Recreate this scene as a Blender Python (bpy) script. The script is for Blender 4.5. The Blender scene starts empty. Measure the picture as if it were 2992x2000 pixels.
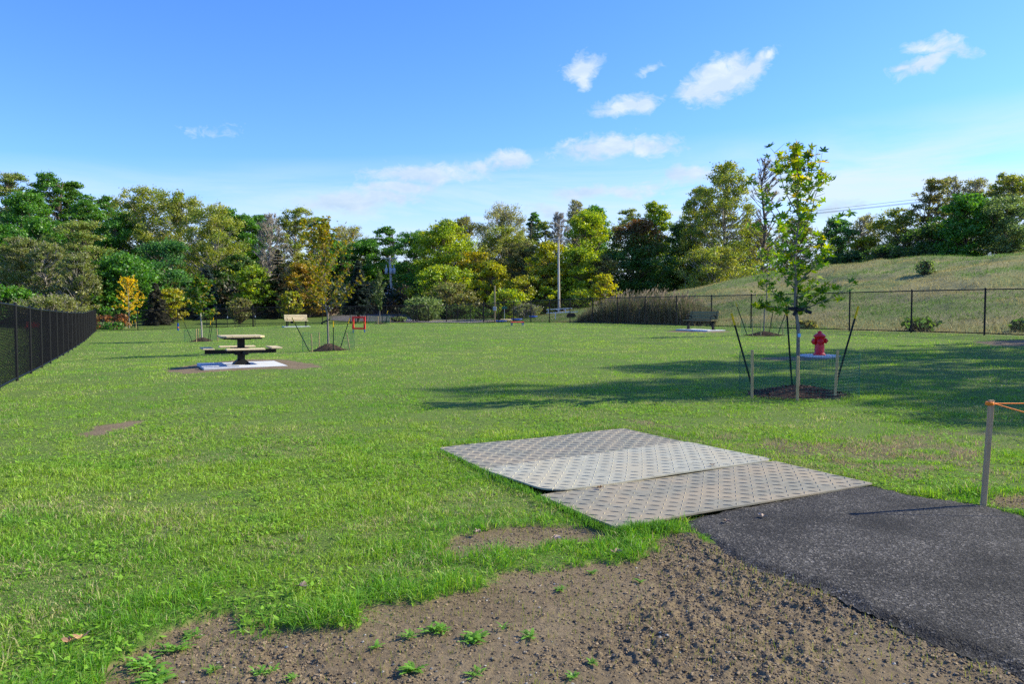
import bpy, math, numpy as np, time
from mathutils import Vector
T0 = time.time()
RNG = np.random.default_rng(11)
C = bpy.context.scene.collection
PI = math.pi
# ------------------------------------------------------------------ camera model (27 mm, eye 1.5 m)
F, CX, CY, EYE = 2244.0, 1496.0, 1000.0, 1.5
PITCH = math.atan(95.0 / F)
SUN_EL, SUN_AZ = math.radians(34), math.radians(77)      # azimuth clockwise from +Y
def at(x, y, Y):
    a, b = (x - CX) / F, -(y - CY) / F
    d = np.array([a, math.cos(PITCH) + b * math.sin(PITCH), -math.sin(PITCH) + b * math.cos(PITCH)])
    d = d / d[1] * Y
    return np.array([d[0], Y, EYE + d[2]])
# field frame: right fence s=0, back fence t=52.6, left fence s=-30.5
U = np.array([-.4487, .8937]); N = np.array([.8937, .4487]); O2 = np.array([17.1, 29.0])
FROT = math.atan2(N[1], N[0])
def st(X, Y):
    dx, dy = X - O2[0], Y - O2[1]
    return dx * N[0] + dy * N[1], dx * U[0] + dy * U[1]
def xy(s, t):
    return O2[0] + s * N[0] + t * U[0], O2[1] + s * N[1] + t * U[1]
# ------------------------------------------------------------------ numpy noise
_T = np.random.default_rng(3).random((256, 256))
def vn(x, y, seed=0):
    x = np.asarray(x, float) + seed * 17.13; y = np.asarray(y, float) + seed * 31.7
    xi = np.floor(x).astype(int); yi = np.floor(y).astype(int)
    fx = x - xi; fy = y - yi
    fx = fx * fx * (3 - 2 * fx); fy = fy * fy * (3 - 2 * fy)
    a = _T[xi & 255, yi & 255]; b = _T[(xi + 1) & 255, yi & 255]
    c = _T[xi & 255, (yi + 1) & 255]; d = _T[(xi + 1) & 255, (yi + 1) & 255]
    return (a * (1 - fx) + b * fx) * (1 - fy) + (c * (1 - fx) + d * fx) * fy
def fbm(x, y, sc, octv=4, seed=0):
    v = 0; a = .5; tot = 0
    for i in range(octv):
        v = v + a * vn(np.asarray(x) * sc, np.asarray(y) * sc, seed + i * 5); tot += a; a *= .5; sc *= 2.03
    return v / tot
def sstep(a, b, x):
    t = np.clip((x - a) / (b - a), 0, 1); return t * t * (3 - 2 * t)
# ------------------------------------------------------------------ terrain
CP = np.array([
 (0,0,0),(-4,3,0),(4,3,0),(0,6,0),(-6,7,0),(5,6,0),(9,8,0.02),(0,11,0),(5,13.2,.04),(-2,15,.0),(-7.4,18.6,.02),(-6,19.4,.06),(-7.5,20.4,.03),
 (8,17,.12),(8.6,21.5,.21),(10.6,32,.4),(-6.8,28.6,-.05),(-17.8,44,-.33),(-10,49,.0),(.4,50,.475),(9,37,.49),(-17.6,63,.1),(-11.5,69,.21),
 (-11.1,16.6,-.1),(-12.8,19.7,-.18),(-15.6,25.3,-.25),(-18.3,31,-.32),(-22.6,39.7,-.375),(-25.8,46.5,-.386),(-33.5,62.5,-.28),
 (-31.1,63.7,-.27),(-28.6,64.9,-.16),(-26.2,66.1,-.12),(-23,67.7,-.03),(-20.4,69,.04),(-15.1,71.7,.09),(-11.4,73.6,.2),(-6.5,76,.21),
 (-2.4,67,.345),(1.5,58.6,.485),(4.1,54,.54),(6.8,49,.56),(9.3,43.3,.544),(12,38.9,.534),(14.8,34.4,.565),(17.1,29.2,.563),(21,21,.45),(-4,34,.13),(2,30,.3),(-1,22,.1),(3,40,.42),(-8,58,.13),(-14,33,-.2)])
def _tps():
    P = CP[:, :2]; n = len(P)
    r = np.linalg.norm(P[:, None] - P[None], axis=2)
    K = np.where(r > 0, r * r * np.log(r + 1e-9), 0) + np.eye(n) * 6.0
    A = np.block([[K, np.c_[np.ones(n), P]], [np.c_[np.ones(n), P].T, np.zeros((3, 3))]])
    return np.linalg.solve(A, np.r_[CP[:, 2], 0, 0, 0])
W = _tps()
def tps(X, Y):
    sh = X.shape; X = X.ravel(); Y = Y.ravel(); out = np.zeros(X.size)
    for i in range(0, X.size, 60000):
        x, y = X[i:i+60000], Y[i:i+60000]
        r2 = (x[:, None] - CP[None, :, 0])**2 + (y[:, None] - CP[None, :, 1])**2
        out[i:i+60000] = (.5 * r2 * np.log(r2 + 1e-12)) @ W[:-3] + W[-3] + W[-2] * x + W[-1] * y
    return out.reshape(sh)
_gs = np.linspace(-33, 2, 120); _gt = np.linspace(-24, 54, 240)
_GS, _GT = np.meshgrid(_gs, _gt, indexing='ij')
_gx, _gy = xy(_GS, _GT)
_GZ = np.clip(tps(_gx, _gy), -.45, .65)
HT_T = [-60,-25,-8,0,40,47,55,62,70,80]; HT_H = [0,1.4,4.9,5.6,5.95,5.1,3.2,1.8,.4,0]
def terrain(X, Y, lumps=True):
    X = np.asarray(X, float); Y = np.asarray(Y, float)
    s, t = st(X, Y)
    i = np.clip((s + 33) / 35 * 119, 0, 118.999); j = np.clip((t + 24) / 78 * 239, 0, 238.999)
    ii = i.astype(int); jj = j.astype(int); fi = i - ii; fj = j - jj
    z = (_GZ[ii, jj]*(1-fi) + _GZ[ii+1, jj]*fi)*(1-fj) + (_GZ[ii, jj+1]*(1-fi) + _GZ[ii+1, jj+1]*fi)*fj
    H = np.interp(t, HT_T, HT_H)
    u = np.clip((s - .8) / 39, 0, 1)
    hill = H * (u * u * (3 - 2 * u) * .75 + u * .25) - .18 * sstep(.3, 2.5, s) * sstep(70, 50, t)
    hill = hill + H * .05 * np.clip((s - 40) / 20, 0, 1)
    z = z + hill + sstep(2, 14, s) * ((fbm(X, Y, .16, 3, 9) - .5) * 1.0 + (fbm(X, Y, .6, 3, 19) - .5) * .35)
    z = z + np.minimum(np.clip(t - 58, 0, None) * .035, 3.2) * sstep(60, 75, t) * (1 - sstep(0, 1, H / 3))
    if lumps:
        z = z + (fbm(X, Y, .9, 3, 2) - .5) * .03
    return z
def tz(X, Y, lumps=True): return float(terrain(np.array([X]), np.array([Y]), lumps)[0])
def hit(x, y, dz=0.0):
    Y = 10.0
    lo, hi = 1.0, 400.0
    Ys = np.geomspace(1.5, 260, 900)
    P = np.array([at(x, y, q) for q in Ys])
    g = terrain(P[:, 0], P[:, 1], False) + dz
    k = np.argmax(P[:, 2] < g)
    if k == 0: k = 1
    a, b = P[k-1], P[k]; da = a[2] - g[k-1]; db = b[2] - g[k]
    f = da / (da - db)
    return a + (b - a) * f
# ------------------------------------------------------------------ materials
def new_mat(name):
    m = bpy.data.materials.new(name); m.use_nodes = True
    nt = m.node_tree; nt.nodes.clear()
    return m, nt, nt.nodes, nt.links
def nd(nt, typ, **kw):
    n = nt.nodes.new(typ)
    for k, v in kw.items():
        if k.startswith('i_'): n.inputs[k[2:].replace('_', ' ')].default_value = v
        else: setattr(n, k, v)
    return n
def mat(name, col, rough=.7, var=.25, scale=8, bump=.0, bscale=60, metal=0, col2=None, spec=.3, detail=6, stretch=None):
    m, nt, ns, L = new_mat(name)
    out = nd(nt, 'ShaderNodeOutputMaterial'); b = nd(nt, 'ShaderNodeBsdfPrincipled')
    L.new(b.outputs[0], out.inputs[0])
    b.inputs['Roughness'].default_value = rough; b.inputs['Metallic'].default_value = metal
    b.inputs['Specular IOR Level'].default_value = spec
    tc = nd(nt, 'ShaderNodeTexCoord'); src = tc.outputs['Object']
    if stretch:
        mp = nd(nt, 'ShaderNodeMapping'); mp.inputs['Scale'].default_value = stretch
        L.new(src, mp.inputs[0]); src = mp.outputs[0]
    n = nd(nt, 'ShaderNodeTexNoise'); n.inputs['Scale'].default_value = scale; n.inputs['Detail'].default_value = detail
    n.inputs['Roughness'].default_value = .65
    L.new(src, n.inputs['Vector'])
    r = nd(nt, 'ShaderNodeValToRGB'); L.new(n.outputs['Fac'], r.inputs[0]); L.new(r.outputs[0], b.inputs['Base Color'])
    c2 = col2 or tuple(min(1, c * (1 + var)) for c in col)
    c1 = tuple(c * (1 - var) for c in col) if not col2 else col
    r.color_ramp.elements[0].position = .33; r.color_ramp.elements[1].position = .67
    r.color_ramp.elements[0].color = (*c1, 1); r.color_ramp.elements[1].color = (*c2, 1)
    if bump:
        n2 = nd(nt, 'ShaderNodeTexNoise'); n2.inputs['Scale'].default_value = bscale; n2.inputs['Detail'].default_value = 5
        L.new(src, n2.inputs['Vector'])
        bp = nd(nt, 'ShaderNodeBump'); bp.inputs['Strength'].default_value = bump; bp.inputs['Distance'].default_value = .01
        L.new(n2.outputs['Fac'], bp.inputs['Height']); L.new(bp.outputs[0], b.inputs['Normal'])
    return m
def leaf_mat(name, trans=.35, rough=.5, gloss=.06):
    m, nt, ns, L = new_mat(name)
    out = nd(nt, 'ShaderNodeOutputMaterial')
    at_ = nd(nt, 'ShaderNodeAttribute', attribute_name='tint')
    d = nd(nt, 'ShaderNodeBsdfDiffuse'); t = nd(nt, 'ShaderNodeBsdfTranslucent'); g = nd(nt, 'ShaderNodeBsdfGlossy')
    g.inputs['Roughness'].default_value = rough
    hs = nd(nt, 'ShaderNodeHueSaturation'); hs.inputs['Saturation'].default_value = 1.1; hs.inputs['Value'].default_value = 1.35; hs.inputs['Hue'].default_value = .49
    L.new(at_.outputs['Color'], hs.inputs['Color'])
    L.new(at_.outputs['Color'], d.inputs[0]); L.new(hs.outputs[0], t.inputs[0])
    mx = nd(nt, 'ShaderNodeMixShader'); mx.inputs[0].default_value = trans
    L.new(d.outputs[0], mx.inputs[1]); L.new(t.outputs[0], mx.inputs[2])
    m2 = nd(nt, 'ShaderNodeMixShader'); m2.inputs[0].default_value = gloss
    L.new(mx.outputs[0], m2.inputs[1]); L.new(g.outputs[0], m2.inputs[2])
    L.new(m2.outputs[0], out.inputs[0])
    return m
M_LEAF = leaf_mat('leaf', .46, .45, .035)
M_GRASS = leaf_mat('grass_blade', .40, .5, .03)
M_BARK = mat('bark', (.13,.10,.075), .9, .4, 6, .6, 30, stretch=(4,4,1))
M_PALEBARK = mat('pale_bark', (.34,.31,.27), .9, .35, 5, .4, 30, stretch=(4,4,1))
M_YBARK = mat('young_bark', (.19,.165,.135), .8, .3, 20, .4, 60, stretch=(4,4,1))
M_BLACK = mat('black_vinyl', (.003,.004,.006), .6, .3, 30, spec=.15)
M_BLACKMETAL = mat('black_powder_coat', (.005,.006,.008), .5, .3, 10, spec=.25)
M_LUMBER = mat('new_lumber', (.62,.47,.25), .75, .1, 3, .25, 40, col2=(.78,.64,.40), stretch=(14,14,1.2))
M_LUMBERX = mat('new_lumber_boards', (.60,.46,.25), .75, .1, 3, .25, 40, col2=(.80,.68,.44), stretch=(1.2,14,14))
M_LUMBERY = mat('new_lumber_planks', (.46,.37,.20), .75, .1, 3, .25, 40, col2=(.62,.51,.31), stretch=(14,1.2,14))
M_STAKE = mat('stake_wood', (.44,.29,.12), .8, .1, 3, .3, 40, col2=(.58,.41,.20), stretch=(20,20,2))
M_SHADEWOOD = mat('shaded_boards', (.17,.14,.065), .8, .1, 4, .3, 40, col2=(.25,.21,.10), stretch=(1.2,14,14))  # greyer bench boards, with the shade on the slats put into the colour
M_GREYWOOD = mat('grey_wood', (.44,.27,.13), .85, .1, 4, .5, 40, col2=(.60,.41,.23), stretch=(18,18,1.5))
M_CONC = mat('concrete', (.50,.52,.53), .85, .1, 3, .2, 90, col2=(.60,.61,.62))
M_TPOST = mat('green_post', (.012,.022,.02), .5, .4, 20)
M_YEL = mat('yellow_paint', (.75,.50,.01), .5, .15, 20)
M_RED = mat('red_enamel', (.72,.006,.008), .38, .12, 5, .1, 20, spec=.5)
M_REDP = mat('red_plastic', (.80,.03,.025), .45, .1, 5)
M_BLUEP = mat('blue_plastic', (.01,.07,.35), .45, .15, 5)
M_ORG = mat('orange_rope', (.95,.22,.01), .6, .2, 80)
M_POLE = mat('pole_wood', (.56,.49,.41), .85, .3, 3, .4, 20, stretch=(10,10,.6))
M_GALV = mat('galvanised', (.42,.46,.5), .45, .15, 10, metal=.3)
M_TRANSF = mat('transformer_grey', (.52,.55,.57), .45, .1, 5)
M_SIDING = mat('white_siding', (.62,.66,.72), .7, .08, 2)
M_BRICK = mat('brown_brick', (.12,.075,.055), .9, .4, 6, .3, 20, col2=(.22,.16,.13))
M_SHINGLE = mat('shingle', (.20,.22,.26), .85, .2, 10, .3, 30)
M_GLASS = mat('window_glass', (.03,.04,.05), .1, .3, 2, spec=.8)
M_WHITE = mat('white_paint', (.75,.76,.78), .5, .06, 4)
M_TRUCK = mat('black_paint', (.008,.008,.01), .2, .2, 3, spec=.6)
M_TYRE = mat('tyre', (.015,.015,.015), .9, .2, 20)
M_CHROME = mat('rim', (.5,.5,.52), .3, .1, 5, metal=.8)
M_MULCH = mat('mulch', (.045,.026,.017), .95, .5, 25, 1.0, 60, col2=(.12,.07,.048))
M_GREENMESH = mat('green_plastic_mesh', (.015,.13,.085), .5, .3, 10)
M_CHIP = leaf_mat('bark_chips', .0, .7, .02)
M_SIGN = mat('green_sign', (.01,.16,.10), .5, .1, 5)
M_LABEL = mat('blue_label', (.25,.50,.75), .5, .1, 40)
# ------------------------------------------------------------------ mesh helpers
def mk(name, verts, loops, sizes, material=None, parent=None, tint=None, smooth=False, attrs=None):
    verts = np.asarray(verts, np.float32).reshape(-1, 3)
    loops = np.asarray(loops, np.int32).ravel(); sizes = np.asarray(sizes, np.int32).ravel()
    me = bpy.data.meshes.new(name)
    me.vertices.add(len(verts)); me.vertices.foreach_set('co', verts.ravel())
    me.loops.add(len(loops)); me.loops.foreach_set('vertex_index', loops)
    me.polygons.add(len(sizes))
    st_ = np.zeros(len(sizes), np.int32); st_[1:] = np.cumsum(sizes)[:-1]
    me.polygons.foreach_set('loop_start', st_); me.polygons.foreach_set('loop_total', sizes)
    me.polygons.foreach_set('use_smooth', np.full(len(sizes), bool(smooth)))
    if tint is not None:
        a = me.attributes.new('tint', 'FLOAT_COLOR', 'POINT')
        t4 = np.ones((len(verts), 4), np.float32); t4[:, :3] = tint
        a.data.foreach_set('color', t4.ravel())
    for k, v in (attrs or {}).items():
        a = me.attributes.new(k, 'FLOAT', 'POINT'); a.data.foreach_set('value', np.asarray(v, np.float32))
    me.update(calc_edges=True)
    if material: me.materials.append(material)
    o = bpy.data.objects.new(name, me); C.objects.link(o)
    if parent: o.parent = parent
    return o
def rotz(a): c, s = math.cos(a), math.sin(a); return np.array([[c,-s,0],[s,c,0],[0,0,1.]])
def rotx(a): c, s = math.cos(a), math.sin(a); return np.array([[1,0,0],[0,c,-s],[0,s,c]])
def roty(a): c, s = math.cos(a), math.sin(a); return np.array([[c,0,s],[0,1,0],[-s,0,c]])
class MB:
    def __init__(s): s.v = []; s.l = []; s.z = []; s.n = 0
    def add(s, v, faces):
        v = np.asarray(v, float)
        for f in faces: s.l.extend([i + s.n for i in f]); s.z.append(len(f))
        s.v.append(v); s.n += len(v)
    def box(s, c, size, R=None, ch=0.0):
        x, y, z = np.array(size) / 2
        if ch <= 0:
            v = np.array([(a*x, b*y, d*z) for a in (-1,1) for b in (-1,1) for d in (-1,1)])
            f = [(0,1,3,2),(4,6,7,5),(0,4,5,1),(2,3,7,6),(0,2,6,4),(1,5,7,3)]
        else:                                  # chamfered along every edge
            v = []; idx = {}
            for a in (-1,1):
                for b in (-1,1):
                    for d in (-1,1):
                        for k in range(3):
                            p = [a*(x-ch), b*(y-ch), d*(z-ch)]; p[k] = (a*x, b*y, d*z)[k]
                            idx[(a,b,d,k)] = len(v); v.append(p)
            v = np.array(v); f = []
            for a in (-1,1):
                q = [idx[(a,b,d,0)] for b, d in ((-1,-1),(1,-1),(1,1),(-1,1))]; f.append(q if a > 0 else q[::-1])
                q = [idx[(b,a,d,1)] for b, d in ((-1,-1),(-1,1),(1,1),(1,-1))]; f.append(q if a > 0 else q[::-1])
                q = [idx[(b,d,a,2)] for b, d in ((-1,-1),(1,-1),(1,1),(-1,1))]; f.append(q if a > 0 else q[::-1])
            for a in (-1,1):
                for b in (-1,1):
                    f.append((idx[(a,b,-1,0)],idx[(a,b,1,0)],idx[(a,b,1,1)],idx[(a,b,-1,1)]))
                    f.append((idx[(a,-1,b,0)],idx[(a,1,b,0)],idx[(a,1,b,2)],idx[(a,-1,b,2)]))
                    f.append((idx[(-1,a,b,1)],idx[(1,a,b,1)],idx[(1,a,b,2)],idx[(-1,a,b,2)]))
                    for d in (-1,1): f.append((idx[(a,b,d,0)],idx[(a,b,d,1)],idx[(a,b,d,2)]))
        if R is not None: v = v @ np.asarray(R).T
        s.add(v + np.asarray(c, float), f); return s
    def beam(s, p0, p1, w, h, up=(0,0,1), ch=0):
        p0 = np.asarray(p0, float); p1 = np.asarray(p1, float); d = p1 - p0; L = np.linalg.norm(d); d = d / L
        x = np.cross(d, up); x /= np.linalg.norm(x); y = np.cross(x, d)
        s.box((p0 + p1) / 2, (L, w, h), np.array([d, -x if False else x, y]).T, ch); return s
    def tube(s, pts, rad, n=8, cap=True):
        pts = np.asarray(pts, float); m = len(pts); rad = np.broadcast_to(np.asarray(rad, float), (m,))
        vs = []
        for i in range(m):
            d = pts[min(i+1, m-1)] - pts[max(i-1, 0)]; d = d / (np.linalg.norm(d) + 1e-12)
            a = np.array([1,0,0]) if abs(d[0]) < .7 else np.array([0,1,0])
            x = np.cross(d, a); x /= np.linalg.norm(x); y = np.cross(d, x)
            for k in range(n):
                th = 2*PI*k/n; vs.append(pts[i] + rad[i]*(math.cos(th)*x + math.sin(th)*y))
        f = []
        for i in range(m-1):
            for k in range(n):
                k2 = (k+1) % n; f.append((i*n+k, i*n+k2, (i+1)*n+k2, (i+1)*n+k))
        if cap: f.append(tuple(range(n))[::-1]); f.append(tuple((m-1)*n+k for k in range(n)))
        s.add(vs, f); return s
    def lathe(s, c, prof, n=20, R=None):
        vs = []
        for r, z in prof:
            for k in range(n): th = 2*PI*k/n; vs.append((r*math.cos(th), r*math.sin(th), z))
        vs = np.array(vs)
        if R is not None: vs = vs @ np.asarray(R).T
        f = []
        for i in range(len(prof)-1):
            for k in range(n): k2 = (k+1) % n; f.append((i*n+k, i*n+k2, (i+1)*n+k2, (i+1)*n+k))
        f.append(tuple(range(n))[::-1]); f.append(tuple((len(prof)-1)*n+k for k in range(n)))
        s.add(vs + np.asarray(c, float), f); return s
    def prism(s, poly, z0, z1):
        n = len(poly); v = [(p[0], p[1], z0) for p in poly] + [(p[0], p[1], z1) for p in poly]
        f = [tuple(range(n))[::-1], tuple(range(n, 2*n))] + [(i, (i+1) % n, n+(i+1) % n, n+i) for i in range(n)]
        s.add(v, f); return s
    def build(s, name, m, parent=None, smooth=False):
        return mk(name, np.concatenate(s.v), s.l, s.z, m, parent, smooth=smooth)
def tag(o, label=None, cat=None, group=None, kind=None):
    if label: o['label'] = label
    if cat: o['category'] = cat
    if group: o['group'] = group
    if kind: o['kind'] = kind
    return o
def empty(name, loc, rz=0, **kw):
    o = bpy.data.objects.new(name, None); C.objects.link(o); o.empty_display_size = .1
    o.location = tuple(float(q) for q in loc); o.rotation_euler = (0, 0, rz); return tag(o, **kw)
def polysdf(P, poly):
    P = np.asarray(P, float); poly = np.asarray(poly, float)
    d = np.full(len(P), 1e9); ins = np.zeros(len(P), bool)
    for a, b in zip(poly, np.roll(poly, -1, 0)):
        ab = b - a; t = np.clip(((P - a) @ ab) / (ab @ ab), 0, 1)
        q = P - a - t[:, None] * ab; d = np.minimum(d, np.hypot(q[:, 0], q[:, 1]))
        c = ((a[1] > P[:, 1]) != (b[1] > P[:, 1])) & (P[:, 0] < (b[0]-a[0]) * (P[:, 1]-a[1]) / (b[1]-a[1] + 1e-12) + a[0])
        ins ^= c
    return np.where(ins, -d, d)
# ------------------------------------------------------------------ ground zones (world polygons)
K = 2992 / 2346
soilA = [hit(x*K, y*K)[:2] for x, y in [(200,1567),(320,1500),(400,1440),(480,1398),(560,1396),(620,1440),(700,1447),(760,1425),(840,1385),(960,1367),(1080,1345),(1112,1322),(1250,1302),(1400,1275),(1500,1255),(1540,1228),(1600,1218),(1700,1262),(1850,1310),(2100,1410),(2420,1530)]]
soilA = np.array(soilA + [np.array(q) for q in [(4.2,2.3),(4.5,-1.5),(-4,-1.5),(-2.6,2.0)]])
soilB = np.array([hit(x*K, y*K)[:2] for x, y in [(1045,1262),(1060,1232),(1120,1217),(1250,1210),(1350,1200),(1405,1222),(1360,1238),(1240,1243),(1150,1262),(1060,1272)]])
soilC = np.array([hit(x*K, y*K)[:2] for x, y in [(172,998),(225,977),(300,965),(327,967),(300,982),(240,995),(195,1000)]])
soilD = np.array([hit(x, y)[:2] for x, y in [(478,1086),(520,1074),(600,1062),(740,1050),(830,1052),(900,1062),(940,1074),(880,1080),(800,1079),(700,1083),(600,1090),(540,1094)]])
soilE = np.array([hit(x, y)[:2] for x, y in [(1940,970),(1990,966),(2100,968),(2145,970),(2090,973),(1990,972)]])
soilF = np.array([hit(x, y)[:2] for x, y in [(2870,1480),(2992,1500),(3200,1530),(3200,1440),(2960,1440),(2880,1462)]])
soilG = np.array([hit(x, y)[:2] for x, y in [(2840,1000),(2992,995),(3100,1004),(2992,1012),(2900,1010)]])
soilH = np.array([hit(x, y)[:2] for x, y in [(2210,1047),(2330,1040),(2440,1044),(2470,1050),(2330,1056),(2240,1055)]])
pathP = [hit(x*K, y*K)[:2] for x, y in [(1570,1205),(1640,1245),(1700,1288),(1800,1322),(1900,1352),(1970,1388),(2040,1422),(2110,1453),(2200,1488),(2280,1515),(2346,1545)]]
ext = pathP[-1] + (pathP[-1]-pathP[-4]) * 2.2
upp = [hit(x*K, y*K)[:2] for x, y in [(2346,1188),(2290,1170),(2240,1160),(2160,1148),(2100,1140),(2000,1117)]]
pathP = np.array(pathP + [ext, np.array((6.5,.5)), np.array((9.5,3.2)), upp[0] + (upp[0]-upp[2])*3.2] + upp + [hit(1850*K, 1120*K)[:2], hit(1600*K, 1190*K)[:2]])
MATS = {'n': [(1577,1458),(1797,1559),(2551,1422),(2264,1357)], 'm': [(1408,1384),(1612,1455),(2266,1355),(2003,1301)], 'f': [(1281,1316),(1450,1400),(2012,1300),(1824,1259)]}
MATQ = {k: [hit(*p) for p in v] for k, v in MATS.items()}
matpoly = np.array([MATQ['f'][0][:2], hit(1570,1447)[:2], MATQ['n'][0][:2], MATQ['n'][1][:2], MATQ['n'][2][:2], MATQ['n'][3][:2], MATQ['f'][3][:2]])
slabT = hit(705, 1069); 
def rect(c, hs, ht):
    return np.array([c[:2] + a*hs*N + b*ht*U for a, b in ((-1,-1),(1,-1),(1,1),(-1,1))])
slab1 = rect(slabT, 1.0, 1.0)
bL = at(866, 954, 62.5); bR = at(2046, 965, 37.0)
slab2 = rect(bL, 1.05, .55); slab3 = rect(bR, .55, 1.15)
HYD = at(2394, 1040, 21.3)
STN = {'main': at(2333,1152,13.2), 's2': at(960,1028,28.7), 's3': at(590,998,44), 's4': at(2232,983,32.2), 's5': at(1110,947,69)}
# brown-ish worn turf zone to the right of the mats
wornP = np.array([hit(x*K, y*K)[:2] for x, y in [(1250,960),(1500,955),(1750,1000),(2100,985),(2346,985),(2346,1180),(2240,1150),(2000,1105),(1760,1050),(1570,1000),(1420,975)]])
def soilmask(P):
    w = (fbm(P[:,0], P[:,1], 3.5, 4, 4) - .5) * .42 + (vn(P[:,0]*22, P[:,1]*22, 8) - .5) * .10
    m = polysdf(P, soilA) + w
    m = np.minimum(m, polysdf(P, soilB) + w * .5 - .07)
    for q, k in ((soilC,.7),(soilD,.8),(soilE,.5),(soilF,.5),(soilG,.8),(soilH,1.2)):
        m = np.minimum(m, polysdf(P, q) + w * k + (.12 if q is soilH else 0))
    return m                                       # <0 : bare soil
def blocked(P, pad=0.0):
    b = polysdf(P, matpoly) < pad - .01
    b |= polysdf(P, pathP) + (vn(P[:,0]*9, P[:,1]*9, 5) - .5) * .06 < pad + .015
    for q in (slab1, slab2, slab3): b |= polysdf(P, q) < pad
    b |= np.hypot((P[:,0]-HYD[0]), (P[:,1]-HYD[1])) < .55
    for k, r in (('main',.82),('s2',.68),('s3',.62),('s4',.75),('s5',.6)):
        b |= np.hypot(P[:,0]-STN[k][0], P[:,1]-STN[k][1]) < r * (.9 + .2*vn(P[:,0]*3, P[:,1]*3, 3))
    return b
# ------------------------------------------------------------------ ground sheet (polar, finest in front of the camera)
ang = np.r_[np.linspace(-PI, -.78, 60)[:-1], np.linspace(-.78, .78, 760), np.linspace(.78, PI, 60)[1:]]
rad = np.r_[np.linspace(.02, 2.7, 14)[:-1], np.geomspace(2.7, 8.5, 480)[:-1], np.geomspace(8.5, 95, 260)[:-1], np.geomspace(95, 2600, 45)]
AA, RR = np.meshgrid(ang, rad, indexing='ij')
GX = RR*np.sin(AA); GY = RR*np.cos(AA)
P = np.c_[GX.ravel(), GY.ravel()]
GZ = terrain(P[:,0], P[:,1])
near = RR.ravel() < 75
sm = np.full(len(P), 5.0); sm[near] = soilmask(P[near])
soil = sstep(.03, -.03, sm)
nr = RR.ravel() < 9.5
cl = np.zeros(len(P))
x, y = P[nr,0], P[nr,1]
amp = sstep(-.02, -.25, sm[nr]) * (.35 + .9 * sstep(.42, .6, fbm(x, y, 1.3, 3, 21)))
ridge = np.abs(fbm(x, y, 9, 3, 33) - .5) * 2
cl[nr] = amp * (.012 * (fbm(x, y, 9, 3, 12) - .5) + .009 * (sstep(.50, .66, fbm(x, y, 24, 2, 14)) - .3) + .010 * (fbm(x, y, 42, 2, 15) - .5) - .012*ridge)
cl[nr] -= .02 * soil[nr]
pd = polysdf(P[nr], pathP)
cl[nr] += .012*np.exp(-(np.clip(pd,0,9)/.25)**2)*soil[nr]
cl[nr] = np.where(pd < -.05, cl[nr]*.0 - .04, cl[nr] + .010*np.exp(-((pd-.10)/.07)**2)*soil[nr]*(.3+vn(x*7,y*7,6)))
md = polysdf(P[nr], matpoly); cl[nr] = np.where(md < .03, -.03, cl[nr])
GZ = GZ + cl
na, nq = AA.shape
_GZ2 = GZ.reshape(AA.shape)
def gz(P):
    a = np.arctan2(P[:,0], P[:,1]); q = np.hypot(P[:,0], P[:,1])
    i = np.clip(np.searchsorted(ang, a) - 1, 0, len(ang)-2); j = np.clip(np.searchsorted(rad, q) - 1, 0, len(rad)-2)
    fi = np.clip((a-ang[i])/(ang[i+1]-ang[i]), 0, 1); fj = np.clip((q-rad[j])/(rad[j+1]-rad[j]), 0, 1)
    return (_GZ2[i,j]*(1-fi)+_GZ2[i+1,j]*fi)*(1-fj) + (_GZ2[i,j+1]*(1-fi)+_GZ2[i+1,j+1]*fi)*fj
I = np.arange(na*nq).reshape(na, nq)
q = np.stack([I[:-1,:-1], I[:-1,1:], I[1:,1:], I[1:,:-1]], -1).reshape(-1, 4)
s_, t_ = st(P[:,0], P[:,1])
hillm = sstep(1.0, 2.6, s_ + (fbm(P[:,0],P[:,1],.5,2,6)-.5)*1.0) * sstep(84, 72, t_)
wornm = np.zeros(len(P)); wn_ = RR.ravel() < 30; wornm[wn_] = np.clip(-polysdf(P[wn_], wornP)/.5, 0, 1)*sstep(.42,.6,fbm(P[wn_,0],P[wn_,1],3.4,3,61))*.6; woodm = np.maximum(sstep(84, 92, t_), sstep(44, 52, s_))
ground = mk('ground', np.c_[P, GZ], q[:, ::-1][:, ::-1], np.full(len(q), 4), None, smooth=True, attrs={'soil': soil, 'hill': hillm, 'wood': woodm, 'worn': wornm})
tag(ground, kind='structure')
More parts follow.
